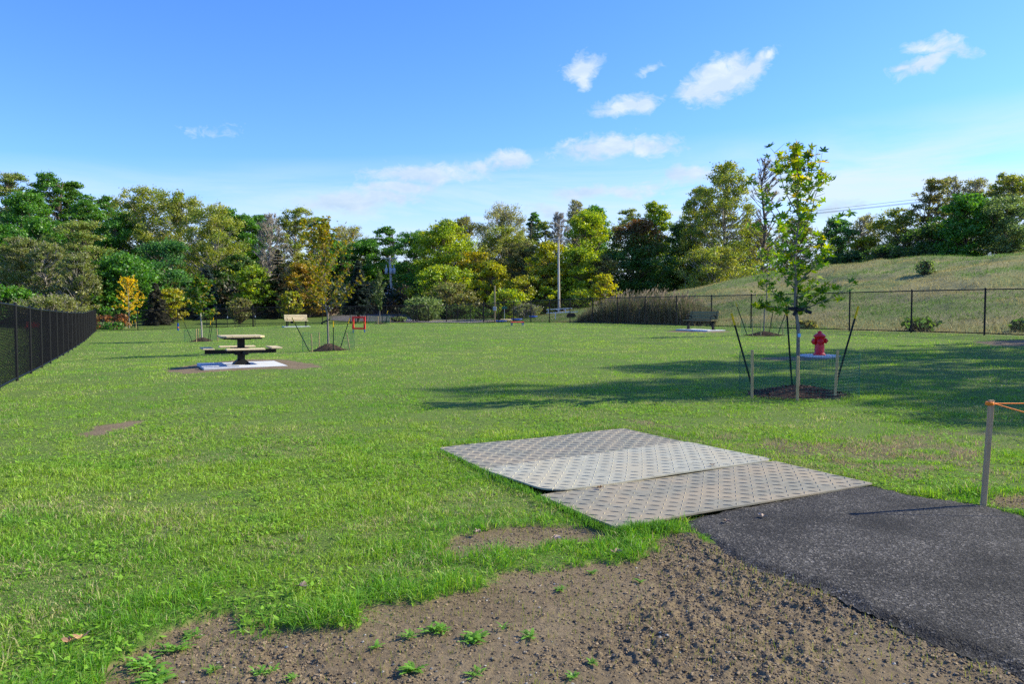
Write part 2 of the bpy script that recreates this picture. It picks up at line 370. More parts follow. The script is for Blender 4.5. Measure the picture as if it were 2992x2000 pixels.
def ground_mat():
    m, nt, ns, L = new_mat('ground')
    out = nd(nt, 'ShaderNodeOutputMaterial'); b = nd(nt, 'ShaderNodeBsdfPrincipled'); L.new(b.outputs[0], out.inputs[0])
    b.inputs['Roughness'].default_value = .95; b.inputs['Specular IOR Level'].default_value = .1
    tc = nd(nt, 'ShaderNodeTexCoord')
    def noise(sc, det=5, rough=.6):
        n = nd(nt, 'ShaderNodeTexNoise'); n.inputs['Scale'].default_value = sc; n.inputs['Detail'].default_value = det; n.inputs['Roughness'].default_value = rough
        L.new(tc.outputs['Object'], n.inputs['Vector']); return n.outputs['Fac']
    def ramp(fac, *els):
        r = nd(nt, 'ShaderNodeValToRGB'); L.new(fac, r.inputs[0])
        while len(r.color_ramp.elements) < len(els): r.color_ramp.elements.new(.5)
        for e, (p, c) in zip(r.color_ramp.elements, els): e.position = p; e.color = (*c, 1)
        return r.outputs[0]
    def mix(fac, a, c):
        x = nd(nt, 'ShaderNodeMix', data_type='RGBA')
        if isinstance(fac, float): x.inputs[0].default_value = fac
        else: L.new(fac, x.inputs[0])
        L.new(a, x.inputs[6]); L.new(c, x.inputs[7]); return x.outputs[2]
    def attr(n): return nd(nt, 'ShaderNodeAttribute', attribute_name=n).outputs['Fac']
    g1 = ramp(noise(35, 6, .7), (.3,(.055,.085,.02)), (.5,(.10,.155,.032)), (.72,(.19,.21,.075)))
    g2 = ramp(noise(1.1, 4), (.35,(.085,.15,.025)), (.65,(.14,.19,.045)))
    grass = mix(.4, g1, g2)
    s1 = ramp(noise(28, 8, .75), (.3,(.10,.072,.040)), (.5,(.185,.135,.077)), (.7,(.28,.215,.132)))
    s2 = ramp(noise(2.2, 5), (.35,(.13,.10,.062)), (.68,(.23,.185,.12)))
    soilc = mix(.45, s1, s2)
    h1 = ramp(noise(7, 8, .75), (.3,(.10,.115,.04)), (.5,(.22,.205,.085)), (.7,(.34,.30,.15)))
    h2 = ramp(noise(.22, 5, .6), (.42,(.10,.18,.04)), (.58,(.26,.235,.11)))
    hillc = mix(.5, h1, h2)
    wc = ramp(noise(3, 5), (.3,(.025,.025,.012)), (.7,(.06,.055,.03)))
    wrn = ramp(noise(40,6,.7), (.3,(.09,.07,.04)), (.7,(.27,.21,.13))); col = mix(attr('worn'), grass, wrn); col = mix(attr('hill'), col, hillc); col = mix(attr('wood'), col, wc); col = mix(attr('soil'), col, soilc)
    L.new(col, b.inputs['Base Color'])
    bp = nd(nt, 'ShaderNodeBump'); bp.inputs['Strength'].default_value = .7; bp.inputs['Distance'].default_value = .02
    L.new(noise(45, 8, .7), bp.inputs['Height']); L.new(bp.outputs[0], b.inputs['Normal'])
    return m
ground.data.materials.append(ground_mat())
print('ground', time.time()-T0)
# ------------------------------------------------------------------ asphalt path
def asphalt():
    lo, hi = pathP.min(0), pathP.max(0)
    st_ = .025
    xs = np.arange(lo[0]-.1, 6.2, st_); ys = np.arange(lo[1]-.1, hi[1]+.1, st_)
    XX, YY = np.meshgrid(xs, ys, indexing='ij'); Q = np.c_[XX.ravel(), YY.ravel()]
    d = polysdf(Q, pathP) + (vn(Q[:,0]*11, Q[:,1]*11, 5)-.5)*.05 + (vn(Q[:,0]*31, Q[:,1]*31, 7)-.5)*.02
    z = terrain(Q[:,0], Q[:,1], False) + .018 + (fbm(Q[:,0],Q[:,1],1.5,2,3)-.5)*.012 - sstep(-.06,.03,d)*.022 + (fbm(Q[:,0],Q[:,1],14,2,6)-.5)*.016*sstep(-.22,-.02,d)
    md = polysdf(Q, matpoly)
    z = z - sstep(.0, -.05, md) * .03
    keep = d < .06
    I = np.arange(len(Q)).reshape(XX.shape)
    q = np.stack([I[:-1,:-1], I[1:,:-1], I[1:,1:], I[:-1,1:]], -1).reshape(-1,4)
    q = q[keep[q].all(1)]
    m, nt, ns, L = new_mat('asphalt')
    out = nd(nt, 'ShaderNodeOutputMaterial'); b = nd(nt, 'ShaderNodeBsdfPrincipled'); L.new(b.outputs[0], out.inputs[0])
    b.inputs['Roughness'].default_value = .8; b.inputs['Specular IOR Level'].default_value = .2
    tc = nd(nt, 'ShaderNodeTexCoord')
    v = nd(nt, 'ShaderNodeTexVoronoi'); v.inputs['Scale'].default_value = 95; v.inputs['Randomness'].default_value = 1
    nz = nd(nt, 'ShaderNodeTexNoise'); nz.inputs['Scale'].default_value = 55; nz.inputs['Detail'].default_value = 4; L.new(tc.outputs['Object'], nz.inputs['Vector'])
    wa = nd(nt, 'ShaderNodeVectorMath', operation='MULTIPLY_ADD'); wa.inputs[1].default_value = (.03,.03,.03); L.new(nz.outputs['Color'], wa.inputs[0]); L.new(tc.outputs['Object'], wa.inputs[2]); L.new(wa.outputs[0], v.inputs['Vector'])
    r = nd(nt, 'ShaderNodeValToRGB'); L.new(v.outputs['Color'], r.inputs[0]); r.color_ramp.interpolation = 'LINEAR'
    r.color_ramp.elements[0].position = .15; r.color_ramp.elements[0].color = (.011,.010,.009,1)
    r.color_ramp.elements[1].position = .92; r.color_ramp.elements[1].color = (.17,.155,.135,1)
    e = r.color_ramp.elements.new(.55); e.color = (.036,.033,.029,1)
    e = r.color_ramp.elements.new(.75); e.color = (.066,.061,.053,1)
    n = nd(nt, 'ShaderNodeTexNoise'); n.inputs['Scale'].default_value = 1.6; n.inputs['Detail'].default_value = 6; L.new(tc.outputs['Object'], n.inputs['Vector'])
    mr = nd(nt, 'ShaderNodeMapRange'); mr.inputs['From Min'].default_value = .35; mr.inputs['From Max'].default_value = .65; mr.inputs['To Min'].default_value = .55; mr.inputs['To Max'].default_value = 1.7
    L.new(n.outputs['Fac'], mr.inputs[0])
    mu = nd(nt, 'ShaderNodeMix', data_type='RGBA', blend_type='MULTIPLY'); mu.inputs[0].default_value = 1
    L.new(r.outputs[0], mu.inputs[6]); L.new(mr.outputs[0], mu.inputs[7]); L.new(mu.outputs[2], b.inputs['Base Color'])
    bp = nd(nt, 'ShaderNodeBump'); bp.inputs['Strength'].default_value = .8; bp.inputs['Distance'].default_value = .008
    L.new(v.outputs['Distance'], bp.inputs['Height'])
    n3 = nd(nt, 'ShaderNodeTexNoise'); n3.inputs['Scale'].default_value = 60; L.new(tc.outputs['Object'], n3.inputs['Vector'])
    bp2 = nd(nt, 'ShaderNodeBump'); bp2.inputs['Strength'].default_value = .6; bp2.inputs['Distance'].default_value = .01
    L.new(n3.outputs['Fac'], bp2.inputs['Height']); L.new(bp.outputs[0], bp2.inputs['Normal']); L.new(bp2.outputs[0], b.inputs['Normal'])
    o = mk('path', np.c_[Q, z], q, np.full(len(q), 4), m, smooth=True); tag(o, kind='structure')
asphalt()
# ------------------------------------------------------------------ rubber mats with raised tread
def mat_material(name, c1, c2, dirt):
    m, nt, ns, L = new_mat(name)
    out = nd(nt, 'ShaderNodeOutputMaterial'); b = nd(nt, 'ShaderNodeBsdfPrincipled'); L.new(b.outputs[0], out.inputs[0])
    b.inputs['Roughness'].default_value = .7; b.inputs['Specular IOR Level'].default_value = .35
    tc = nd(nt, 'ShaderNodeTexCoord')
    def noise(sc, det=6): 
        n = nd(nt, 'ShaderNodeTexNoise'); n.inputs['Scale'].default_value = sc; n.inputs['Detail'].default_value = det; n.inputs['Roughness'].default_value = .65
        L.new(tc.outputs['Object'], n.inputs['Vector']); return n.outputs['Fac']
    r = nd(nt, 'ShaderNodeValToRGB'); L.new(noise(14, 8), r.inputs[0])
    r.color_ramp.elements[0].position = .3; r.color_ramp.elements[1].position = .7
    r.color_ramp.elements[0].color = (*c1, 1); r.color_ramp.elements[1].color = (*c2, 1)
    r2 = nd(nt, 'ShaderNodeValToRGB'); L.new(noise(2.1, 5), r2.inputs[0])
    r2.color_ramp.elements[0].position = .42; r2.color_ramp.elements[1].position = .62
    r2.color_ramp.elements[0].color = (0,0,0,1); r2.color_ramp.elements[1].color = (.75,.75,.75,1)
    x = nd(nt, 'ShaderNodeMix', data_type='RGBA'); L.new(r2.outputs[0], x.inputs[0]); L.new(r.outputs[0], x.inputs[6]); x.inputs[7].default_value = (*dirt, 1)
    L.new(x.outputs[2], b.inputs['Base Color'])
    bp = nd(nt, 'ShaderNodeBump'); bp.inputs['Strength'].default_value = .35; bp.inputs['Distance'].default_value = .004
    L.new(noise(90), bp.inputs['Height']); L.new(bp.outputs[0], b.inputs['Normal'])
    return m
def ground_mat_obj(key, label, base, curl, m, rc=.05):
    q = [np.array(p) for p in MATQ[key]]           # long side: q0->q3 and q1->q2 ; short: q0->q1
    n1, n2 = 24, 60
    def pt(u, v):                                   # u along short 0..1, v along long 0..1
        p = (q[0]*(1-u) + q[1]*u)*(1-v) + (q[3]*(1-u) + q[2]*u)*v
        return p
    Ls = np.linalg.norm(q[1]-q[0]); Ll = np.linalg.norm(q[3]-q[0])
    def z(u, v, p): return base + curl(u, v) + .004*math.sin(v*9+u*3)
    mb = MB(); vs = []; tk = .013
    for i in range(n1+1):
        for j in range(n2+1):
            u, v = i/n1, j/n2
            # rounded corners: pull in
            du, dv = min(u, 1-u)*Ls, min(v, 1-v)*Ll
            if du < rc and dv < rc:
                ex, ey = rc-du, rc-dv; dd = math.hypot(ex, ey)
                if dd > rc:
                    k = rc/dd; ex2, ey2 = ex*k, ey*k
                    uu = (rc-ex2)/Ls; vv = (rc-ey2)/Ll
                    u = uu if u < .5 else 1-uu; v = vv if v < .5 else 1-vv
            p = pt(u, v).copy(); p[2] = terrain(np.array([p[0]]), np.array([p[1]]), False)[0] + z(u, v, p); vs.append(p)
    top = np.array(vs); bot = top - [0,0,tk]
    V = np.concatenate([top, bot]); n = len(top); w = n2+1; f = []
    for i in range(n1):
        for j in range(n2):
            a = i*w+j; f.append((a, a+1, a+w+1, a+w)); f.append((n+a, n+a+w, n+a+w+1, n+a+1))
    for j in range(n2):
        a = j; f.append((a, n+a, n+a+1, a+1)); a = n1*w+j; f.append((a, a+1, n+a+1, n+a))
    for i in range(n1):
        a = i*w; f.append((a, a+w, n+a+w, n+a)); a = i*w+n2; f.append((a, n+a, n+a+w, a+w))
    mb.add(V, f)
    # lens-shaped lugs, alternate directions
    e1 = (q[1]-q[0])/Ls; e2 = (q[3]-q[0])/Ll
    nu, nv = int(Ls/.092), int(Ll/.092)
    rg = np.random.default_rng(hash(key) % 100 if False else len(key)+ord(key))
    for i in range(nu):
        for j in range(nv):
            u, v = (i+.5)/nu, (j+.5)/nv
            c = pt(u, v).copy(); c[2] = tz(c[0], c[1], False) + z(u, v, c)
            if rg.random() < .02: continue
            d = (e1+e2) if (i+j) % 2 else (e1-e2); d = d/np.linalg.norm(d); nrm = np.array([-d[1], d[0], 0])
            Lh, wh, hh = .047, .0052, .0055
            base_ = [c - d*Lh, c - d*Lh*.5 + nrm*wh*.8, c + nrm*wh, c + d*Lh*.5 + nrm*wh*.8, c + d*Lh, c + d*Lh*.5 - nrm*wh*.8, c - nrm*wh, c - d*Lh*.5 - nrm*wh*.8]
            topv = [c - d*Lh*.55 + [0,0,hh*.8], c + nrm*wh*.3+[0,0,hh], c + d*Lh*.55 + [0,0,hh*.8], c - nrm*wh*.3+[0,0,hh]]
            vv = np.array(base_ + topv); vv[:8, 2] -= .002
            mb.add(vv, [(0,8,1),(1,8,9,2),(2,9,10,3),(3,10,4),(4,10,5),(5,10,11,6),(6,11,8,7),(7,8,0),(8,11,10,9)])
    o = mb.build('ground_mat', m); tag(o, label, 'mat', 'rubber ground mats laid end to end')
mm1 = mat_material('mat_near', (.17,.158,.115), (.285,.265,.195), (.33,.265,.17))
mm2 = mat_material('mat_middle', (.27,.262,.20), (.41,.40,.31), (.39,.345,.24))
mm3 = mat_material('mat_far', (.165,.158,.12), (.26,.25,.19), (.31,.26,.18))
bump = lambda x, c, w: math.exp(-((x-c)/w)**2)
ground_mat_obj('n', 'brown-stained treaded rubber mat touching the black asphalt path', .030, lambda u, v: .014*bump(v,.25,.18)*bump(u,1,.25)+.010*bump(u,1,.2)*bump(v,0,.1), mm1, .02)
ground_mat_obj('f', 'treaded rubber mat farthest from the asphalt, its pointed corner in the grass', .026, lambda u, v: .0, mm3, .06)
ground_mat_obj('m', 'pale grey treaded rubber mat lying between the other two', .042, lambda u, v: .012*bump(u,1,.15)*bump(v,0,.12) + .004*bump(u,1,.1), mm2, .14)
# ------------------------------------------------------------------ grass blades
def blades(P, h, w, col, seg2, lean=.5, rg=RNG):
    n = len(P); z = gz(P)
    a = rg.uniform(0, 2*PI, n); fx, fy = np.cos(a), np.sin(a)
    b = rg.uniform(0, 2*PI, n); ln = np.abs(rg.normal(0, lean, n)) * h
    tx, ty = np.cos(b)*ln, np.sin(b)*ln
    base = np.c_[P[:,0], P[:,1], z - .008]
    sx = np.c_[fx*w/2, fy*w/2, np.zeros(n)]
    tip = base + np.c_[tx, ty, h / np.sqrt(1 + .5*(ln/h)**2)]
    if seg2:
        mid = base + np.c_[tx*.32, ty*.32, h*.6]
        V = np.stack([base-sx, base+sx, mid+sx*.85, mid-sx*.85, tip], 1)
        I = np.arange(n)[:, None]*5
        F1 = I + np.array([[0,1,2,3]]); F2 = I + np.array([[3,2,4]])
        loops = np.concatenate([F1, F2], 1).ravel(); sizes = np.tile([4,3], n)
        cc = np.repeat(col[:, None], 5, 1)
    else:
        V = np.stack([base-sx, base+sx, tip], 1); I = np.arange(n)[:, None]*3
        loops = (I + np.array([[0,1,2]])).ravel(); sizes = np.full(n, 3)
        cc = np.repeat(col[:, None], 3, 1)
    return V.reshape(-1,3), loops, sizes, cc.reshape(-1,3)
def leaflets(P, r, h, col, rg=RNG):
    """small broad flat leaves: clover and dandelion in the turf"""
    n = len(P); z = gz(P) + h
    a = rg.uniform(0, 2*PI, n); d = np.c_[np.cos(a), np.sin(a), rg.uniform(-.1,.5,n)]; s = np.c_[-np.sin(a), np.cos(a), rg.uniform(-.3,.3,n)]
    c = np.c_[P, z]; r = r[:, None]
    V = np.stack([c - d*r*.9, c + s*r*.42 - d*r*.1, c + s*r*.3 + d*r*.55, c + d*r, c - s*r*.3 + d*r*.55, c - s*r*.42 - d*r*.1], 1)
    I = np.arange(n)[:, None]*6
    return V.reshape(-1,3), (I + np.arange(6)[None]).ravel(), np.full(n, 6), np.repeat(col[:, None], 6, 1).reshape(-1,3)
def gcol(P, rg=RNG, dryb=0.0):
    n = len(P)
    A = np.array([.155,.36,.030]); B = np.array([.29,.455,.055]); D = np.array([.44,.42,.20]); E = np.array([.09,.26,.03])
    k = fbm(P[:,0], P[:,1], .55, 4, 41); k2 = fbm(P[:,0], P[:,1], 2.6, 3, 43)
    t = np.clip(.5 + (k-.5)*2.4 + rg.normal(0,.28,n), 0, 1)[:, None]
    c = A*(1-t) + B*t
    t2 = (sstep(.55,.75,k2) * .6)[:, None]; c = c*(1-t2) + E*t2*1.25
    dist = np.hypot(P[:,0], P[:,1])
    dry = np.clip(sstep(.50, .64, fbm(P[:,0], P[:,1], 1.1, 4, 51)) * .30 + .09 + dryb, 0, 1)
    dm = (rg.random(n) < dry)[:, None]
    c = np.where(dm, D * rg.uniform(.65,1.25,(n,1)), c)
    return c * rg.uniform(.45, 1.45, (n,1))
GV, GL, GS, GC = [], [], [], []; goff = 0
def gadd(r):
    global goff
    V, l, s, c = r; GV.append(V); GL.append(l + goff); GS.append(s); GC.append(c); goff += len(V)
def sample(rmin, rmax, dens, amax=.64, rg=RNG):
    n = int(amax*(rmax**2 - rmin**2)*dens); r = np.sqrt(rg.uniform(rmin**2, rmax**2, n)); a = rg.uniform(-amax, amax, n)
    return np.c_[r*np.sin(a), r*np.cos(a)]
def infield(P):
    s, t = st(P[:,0], P[:,1]); return (s < -.05) & (t < 62)
for rmin, rmax, dens, w, hh, seg in ((2.6,5.5,10000,.0040,.038,True),(5.5,9,7000,.0050,.034,True),(9,16,3000,.0075,.030,False),(16,30,900,.013,.028,False),(30,52,260,.022,.028,False),(52,92,80,.04,.03,False)):
    P = sample(rmin*.82 if rmin > 3 else rmin, rmax*1.22, dens); P = P[infield(P)]; rr_ = np.hypot(P[:,0], P[:,1])
    P = P[RNG.random(len(P)) < (sstep(rmin*.82, rmin*1.22, rr_) if rmin > 3 else 1) * (1-sstep(rmax*.82, rmax*1.22, rr_))]
    sm_ = soilmask(P); bl = blocked(P)
    worn = np.clip(-polysdf(P, wornP) / .5, 0, 1) * sstep(.42, .60, fbm(P[:,0], P[:,1], 3.4, 3, 61))
    keep = (sm_ > -.03) & ~bl & (RNG.random(len(P)) > worn*.5)
    # thin turf here and there
    thin = sstep(.52,.66, fbm(P[:,0], P[:,1], .9, 4, 77))*.35
    keep &= RNG.random(len(P)) > thin
    P = P[keep]; sm_ = sm_[keep]; worn = worn[keep]
    edge = np.exp(-(np.clip(sm_, 0, 9)/.35)**2) * (rmax < 10)
    h = hh * RNG.uniform(.35,1.35,len(P)) * (.5 + .7*sstep(.3,.75,fbm(P[:,0],P[:,1],1.7,4,71)) + .75*sstep(.45,.75,fbm(P[:,0],P[:,1],7,2,73))) * (1 + 1.0*edge*sstep(.35,.7,fbm(P[:,0],P[:,1],2.5,2,72))) * (1+.15*worn)
    c = gcol(P, dryb=0) ; dm = (RNG.random(len(P)) < worn*.75)[:, None]
    c = np.where(dm, np.array([.36,.29,.18])*RNG.uniform(.5,1.2,(len(P),1)), c)
    c = np.where((RNG.random(len(P)) < edge*.7)[:, None], np.array([.12,.31,.025])*RNG.uniform(.8,1.3,(len(P),1)), c)
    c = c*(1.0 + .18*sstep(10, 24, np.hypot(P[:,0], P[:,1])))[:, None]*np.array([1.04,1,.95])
    gadd(blades(P, h, w*RNG.uniform(.7,1.4,len(P)), c, seg, 1.25))
    if rmax <= 16:
        n2 = int(len(P) * (.16 if rmax < 10 else .14)); Q = P[RNG.choice(len(P), n2, False)]
        cm = sstep(.48,.6, fbm(Q[:,0],Q[:,1],1.4,3,81)); Q = Q[RNG.random(n2) < cm*.9+.08]
        Q = Q + RNG.normal(0,.01,Q.shape); Q = Q[~blocked(Q)]
        col = np.array([.21,.40,.035])*RNG.uniform(.65,1.35,(len(Q),1))*np.array([1,1,1]) + RNG.uniform(0,.03,(len(Q),1))*np.array([1,.6,0])
        gadd(leaflets(Q, RNG.gamma(4,.0038,len(Q)).clip(.006,.022)*(1 if rmax < 10 else 1.3), RNG.uniform(.010,.040,len(Q)), col))
# sparse sprouts on the bare soil
P = sample(2.6, 8, 2200); sm_ = soilmask(P); P = P[(sm_ < -.03) & ~blocked(P, .03)]
kk = sstep(.35,.7,fbm(P[:,0],P[:,1],2.2,3,91)); ed_ = np.exp(-(soilmask(P)/.22)**2); P = P[RNG.random(len(P)) < kk*.55+.08+ed_*.6]
gadd(blades(P, RNG.gamma(3,.009,len(P)).clip(.01,.07), np.full(len(P),.0025), np.array([.26,.30,.05])*RNG.uniform(.6,1.2,(len(P),1)), True, .5))
# seam between two mats, and edges creeping onto them
def creep(pts, n, spread, hmax, col=(.12,.28,.03)):
    pts = np.array([hit(*p)[:2] for p in pts]); k = RNG.uniform(0, len(pts)-1, n); i = k.astype(int); f = (k-i)[:, None]
    Q = pts[i]*(1-f) + pts[np.minimum(i+1,len(pts)-1)]*f + RNG.normal(0, spread, (n,2))
    V, l, s, c = blades(Q, RNG.uniform(.02,hmax,n), np.full(n,.0045), np.array(col)*RNG.uniform(.6,1.4,(n,1)), True, .8)
    V[:,2] += .034; gadd((V, l, s, c))
creep([(1775,1331),(1850,1322),(1930,1311),(1985,1301)], 420, .018, .045); creep([(1535,1357),(1600,1349),(1680,1340)], 70, .02, .03)
creep([(1281,1322),(1380,1372),(1480,1420),(1570,1458)], 900, .03, .06); creep([(1577,1468),(1700,1520),(1797,1566),(1880,1560),(1960,1552)], 1300, .035, .075)
creep([(1286,1306),(1550,1284),(1815,1254)], 700, .03, .05); creep([(1830,1254),(2000,1292),(2264,1350),(2540,1414)], 900, .035, .05, (.22,.24,.09))
grass = mk('grass', np.concatenate(GV), np.concatenate(GL), np.concatenate(GS), M_GRASS, tint=np.concatenate(GC))
tag(grass, 'short mown green grass covering the fenced field', 'grass', kind='stuff')
print('grass', len(np.concatenate(GS)), time.time()-T0)
# hill grass, dry
n = 230000; s = RNG.uniform(1.2, 46, n); t = RNG.uniform(-6, 80, n); X, Y = xy(s, t); P = np.c_[X, Y]
P = P[(np.abs(P[:,0]/P[:,1]) < .72) & (P[:,1] > 5)]
g = fbm(P[:,0],P[:,1],.22,4,101); g2 = fbm(P[:,0],P[:,1],.9,3,102); sF, _t = st(P[:,0],P[:,1])
green = sstep(.47,.55, g + .10*np.exp(-((sF-9)/7)**2))
c = np.array([.32,.285,.12])*(1-green[:,None]) + np.array([.12,.22,.045])*green[:,None]
c = c*RNG.uniform(.6,1.3,(len(P),1)); dk = (RNG.random(len(P)) < .12)[:,None]; c = np.where(dk, np.array([.09,.10,.04]), c)
V, l, s_, cc = blades(P, RNG.uniform(.06,.24,len(P))*(.3+1.2*g2), RNG.uniform(.02,.045,len(P)), c, False, .9)
tag(mk('hill_grass', V, l, s_, M_GRASS, tint=cc), 'dry tan and green grass on the slope behind the fence', 'grass', kind='stuff')
# clods and pebbles on the soil
def lumps(name, P, r, col, m, label, cat, sink=.3):
    n = len(P); base = np.array([(1,0,0),(-1,0,0),(0,1,0),(0,-1,0),(0,0,1),(0,0,-1),(.6,.6,.5),(-.6,.6,.5),(.6,-.6,.5),(-.6,-.6,.5)])
    V = base[None]*RNG.uniform(.55,1.25,(n,10,1))*r[:,None,None]*np.array([1,1,.7])
    a = RNG.uniform(0,2*PI,n); ca, sa = np.cos(a), np.sin(a)
    x = V[:,:,0]*ca[:,None]-V[:,:,1]*sa[:,None]; y = V[:,:,0]*sa[:,None]+V[:,:,1]*ca[:,None]
    V = np.stack([x,y,V[:,:,2]],-1) + np.c_[P, gz(P) + r*.15][:,None]
    Fc = np.array([(0,6,8),(1,9,7),(2,7,6),(3,8,9),(4,8,6),(4,6,7),(4,7,9),(4,9,8),(0,2,6),(2,1,7),(1,3,9),(3,0,8),(5,2,0),(5,1,2),(5,3,1),(5,0,3)])
    I = (np.arange(n)*10)[:,None,None] + Fc[None]
    tag(mk(name, V.reshape(-1,3), I.ravel(), np.full(n*16,3), m, tint=np.repeat(col[:,None],10,1).reshape(-1,3)), label, cat, kind='stuff')
P = sample(2.6, 8.2, 7000); sm_ = soilmask(P); pd = polysdf(P, pathP)
kk = sstep(.38,.60,fbm(P[:,0],P[:,1],1.3,3,21))*.6 + .22 + .7*np.exp(-((pd-.10)/.14)**2)
P = P[(sm_ < -.05) & ~blocked(P, .0) & (RNG.random(len(P)) < kk)]
rr = RNG.gamma(2.2,.0030,len(P))+.003
lumps('soil_clods', P, np.clip(rr*.52,0,.012), np.array([.19,.14,.085])*RNG.uniform(.45,1.5,(len(P),1)), M_CHIP, 'loose brown clods scattered over the bare soil', 'soil clods')
P = sample(2.6, 9, 4200); pd = polysdf(P, pathP); k_ = np.exp(-(np.abs(pd+.015)/.06)); P = P[(RNG.random(len(P)) < k_*.8) & (polysdf(P, matpoly) > .02)]
lumps('asphalt_crumbs', P, RNG.gamma(2.2,.0022,len(P)).clip(.002,.013), np.array([.035,.034,.034])*RNG.uniform(.5,2.2,(len(P),1)), M_CHIP, 'black crumbs of asphalt along the ragged path edge', 'asphalt crumbs')
P = sample(2.6, 7.5, 60); sm_ = soilmask(P); P = P[(sm_ < -.05) & ~blocked(P, .0)]
lumps('pebbles', P, RNG.uniform(.003,.010,len(P)), np.array([.27,.25,.21])*RNG.uniform(.4,1.5,(len(P),1)), M_CHIP, 'small pale pebbles scattered over the bare soil', 'pebbles')
# straw litter on soil and worn turf
P = sample(2.8, 14, 60); sm_ = soilmask(P); wn = polysdf(P, wornP)
P = P[((sm_ < 0) | (wn < 0)) & ~blocked(P)]
V, l, s_, cc = blades(P, RNG.uniform(.01,.03,len(P)), np.full(len(P),.005), np.array([.36,.28,.17])*RNG.uniform(.6,1.3,(len(P),1)), False, 2.5)
tag(mk('straw_litter', V, l, s_, M_CHIP, tint=cc), 'dry straw bits lying on the soil and worn turf', 'straw', kind='stuff')
print('clods', time.time()-T0)
# ------------------------------------------------------------------ weeds, individual
def weed(x, y, size, nl, label, kind='rosette', seed=0):
    rg = np.random.default_rng(seed+500); c = hit(x, y)
    c[2] = tz(c[0], c[1]) - .02
    V, l, s, cc = [], [], [], []; off = 0
    for i in range(int(nl*1.7)):
        a = rg.uniform(0, 2*PI); nl_ = 0; L = size*.72*rg.uniform(.35,1.2); el = rg.uniform(.15,1.15) if kind != 'blade' else rg.uniform(.8,1.4)
        d = np.array([math.cos(a), math.sin(a)]); sd = np.array([-d[1], d[0], 0]); wd = L*(.13 if kind != 'blade' else .07)
        rt = c + np.r_[rg.normal(0, size*.25, 2)*(1 if kind=='clump' else .3), 0]
        segs = 9; pts = []; wds = []
        for k in range(segs+1):
            f = k/segs; r = L*f*math.cos(el*(1-.5*f)); h = L*(f*math.sin(el) - .55*f*f*math.sin(el)) + .006
            pts.append(rt + np.array([d[0]*r, d[1]*r, h]))
            wv = wd*math.sin(PI*min(f*.9+.06,1))**.7 * (1 if kind == 'blade' else (1.35 if k % 2 else .38))
            wds.append(wv if k < segs else 0.0008)
        v = np.array([p + sd*w_*sg for p, w_ in zip(pts, wds) for sg in (-1, 1)])
        f_ = np.array([(2*k, 2*k+1, 2*k+3, 2*k+2) for k in range(segs)]) + off
        V.append(v); l.append(f_.ravel()); s += [4]*segs; off += len(v)
        cc.append(np.tile(np.array([.17,.36,.04])*rg.uniform(.6,1.35), (len(v), 1)))
    o = mk('weed', np.concatenate(V), np.concatenate(l), s, M_GRASS, tint=np.concatenate(cc))
    o.data.transform(__import__('mathutils').Matrix.Translation(Vector(-c))); o.location = Vector(c)
    tag(o, label, 'weed', 'green weeds sprouting on the bare soil')
WEEDS = [(1209,1956,.085,22,'round leafy weed at the bottom edge of the bare soil','rosette'),
 (1384,1868,.085,34,'widest low jagged-leaved weed clump in the middle of the soil','clump'),
 (1277,1840,.085,26,'bushy weed clump with a long arching grass blade above the round leafy weed','clump'),
 (1192,1858,.07,14,'loose spiky weed beside the bushy weed clump, towards the grass','rosette'),
 (1096,1888,.06,12,'small sparse weed lying nearest the long grass edge of the soil','rosette'),
 (1548,1860,.07,16,'spreading star-shaped weed alone to the right of the widest clump','rosette'),
 (1731,1938,.055,14,'compact upright weed low on the soil, nearest the asphalt path','rosette'),
 (1673,1978,.055,14,'low weed just below the compact upright weed, at the picture edge','rosette'),
 (1388,1962,.06,14,'scraggly weed between the round leafy one and the compact upright one','clump'),
 (1469,1838,.075,5,'upright weed of a few plain narrow blades','blade'),
 (1639,1724,.06,14,'thin weed on the soil just below the grass strip under the mats','rosette'),
 (1729,1672,.06,14,'weed standing at the soil edge right below the near mat corner','rosette'),
 (1870,1698,.05,12,'small lone weed halfway between the grass strip and the asphalt','rosette'),
 (426,1932,.10,26,'large jagged weed at the soil edge by the lower left grass','clump'),
 (455,1978,.11,30,'biggest bright jagged weed on the picture bottom left, under the others','clump'),
 (511,1888,.09,20,'jagged weed partly in the grass above the biggest bright weed','clump'),
 (563,1850,.08,14,'flat trailing weed beside a small stone where grass meets soil','clump'),
 (622,1952,.065,16,'medium weed alone on the soil right of the big jagged weeds','rosette'),
 (771,1958,.07,16,'ragged weed in the middle of the lower left soil','clump'),
 (857,1976,.055,12,'short weed beside the ragged weed, close to the bottom edge','rosette')]
for i, (x, y, sz, nl, lb, kd) in enumerate(WEEDS): weed(x, y, sz, nl, lb, kd, i)
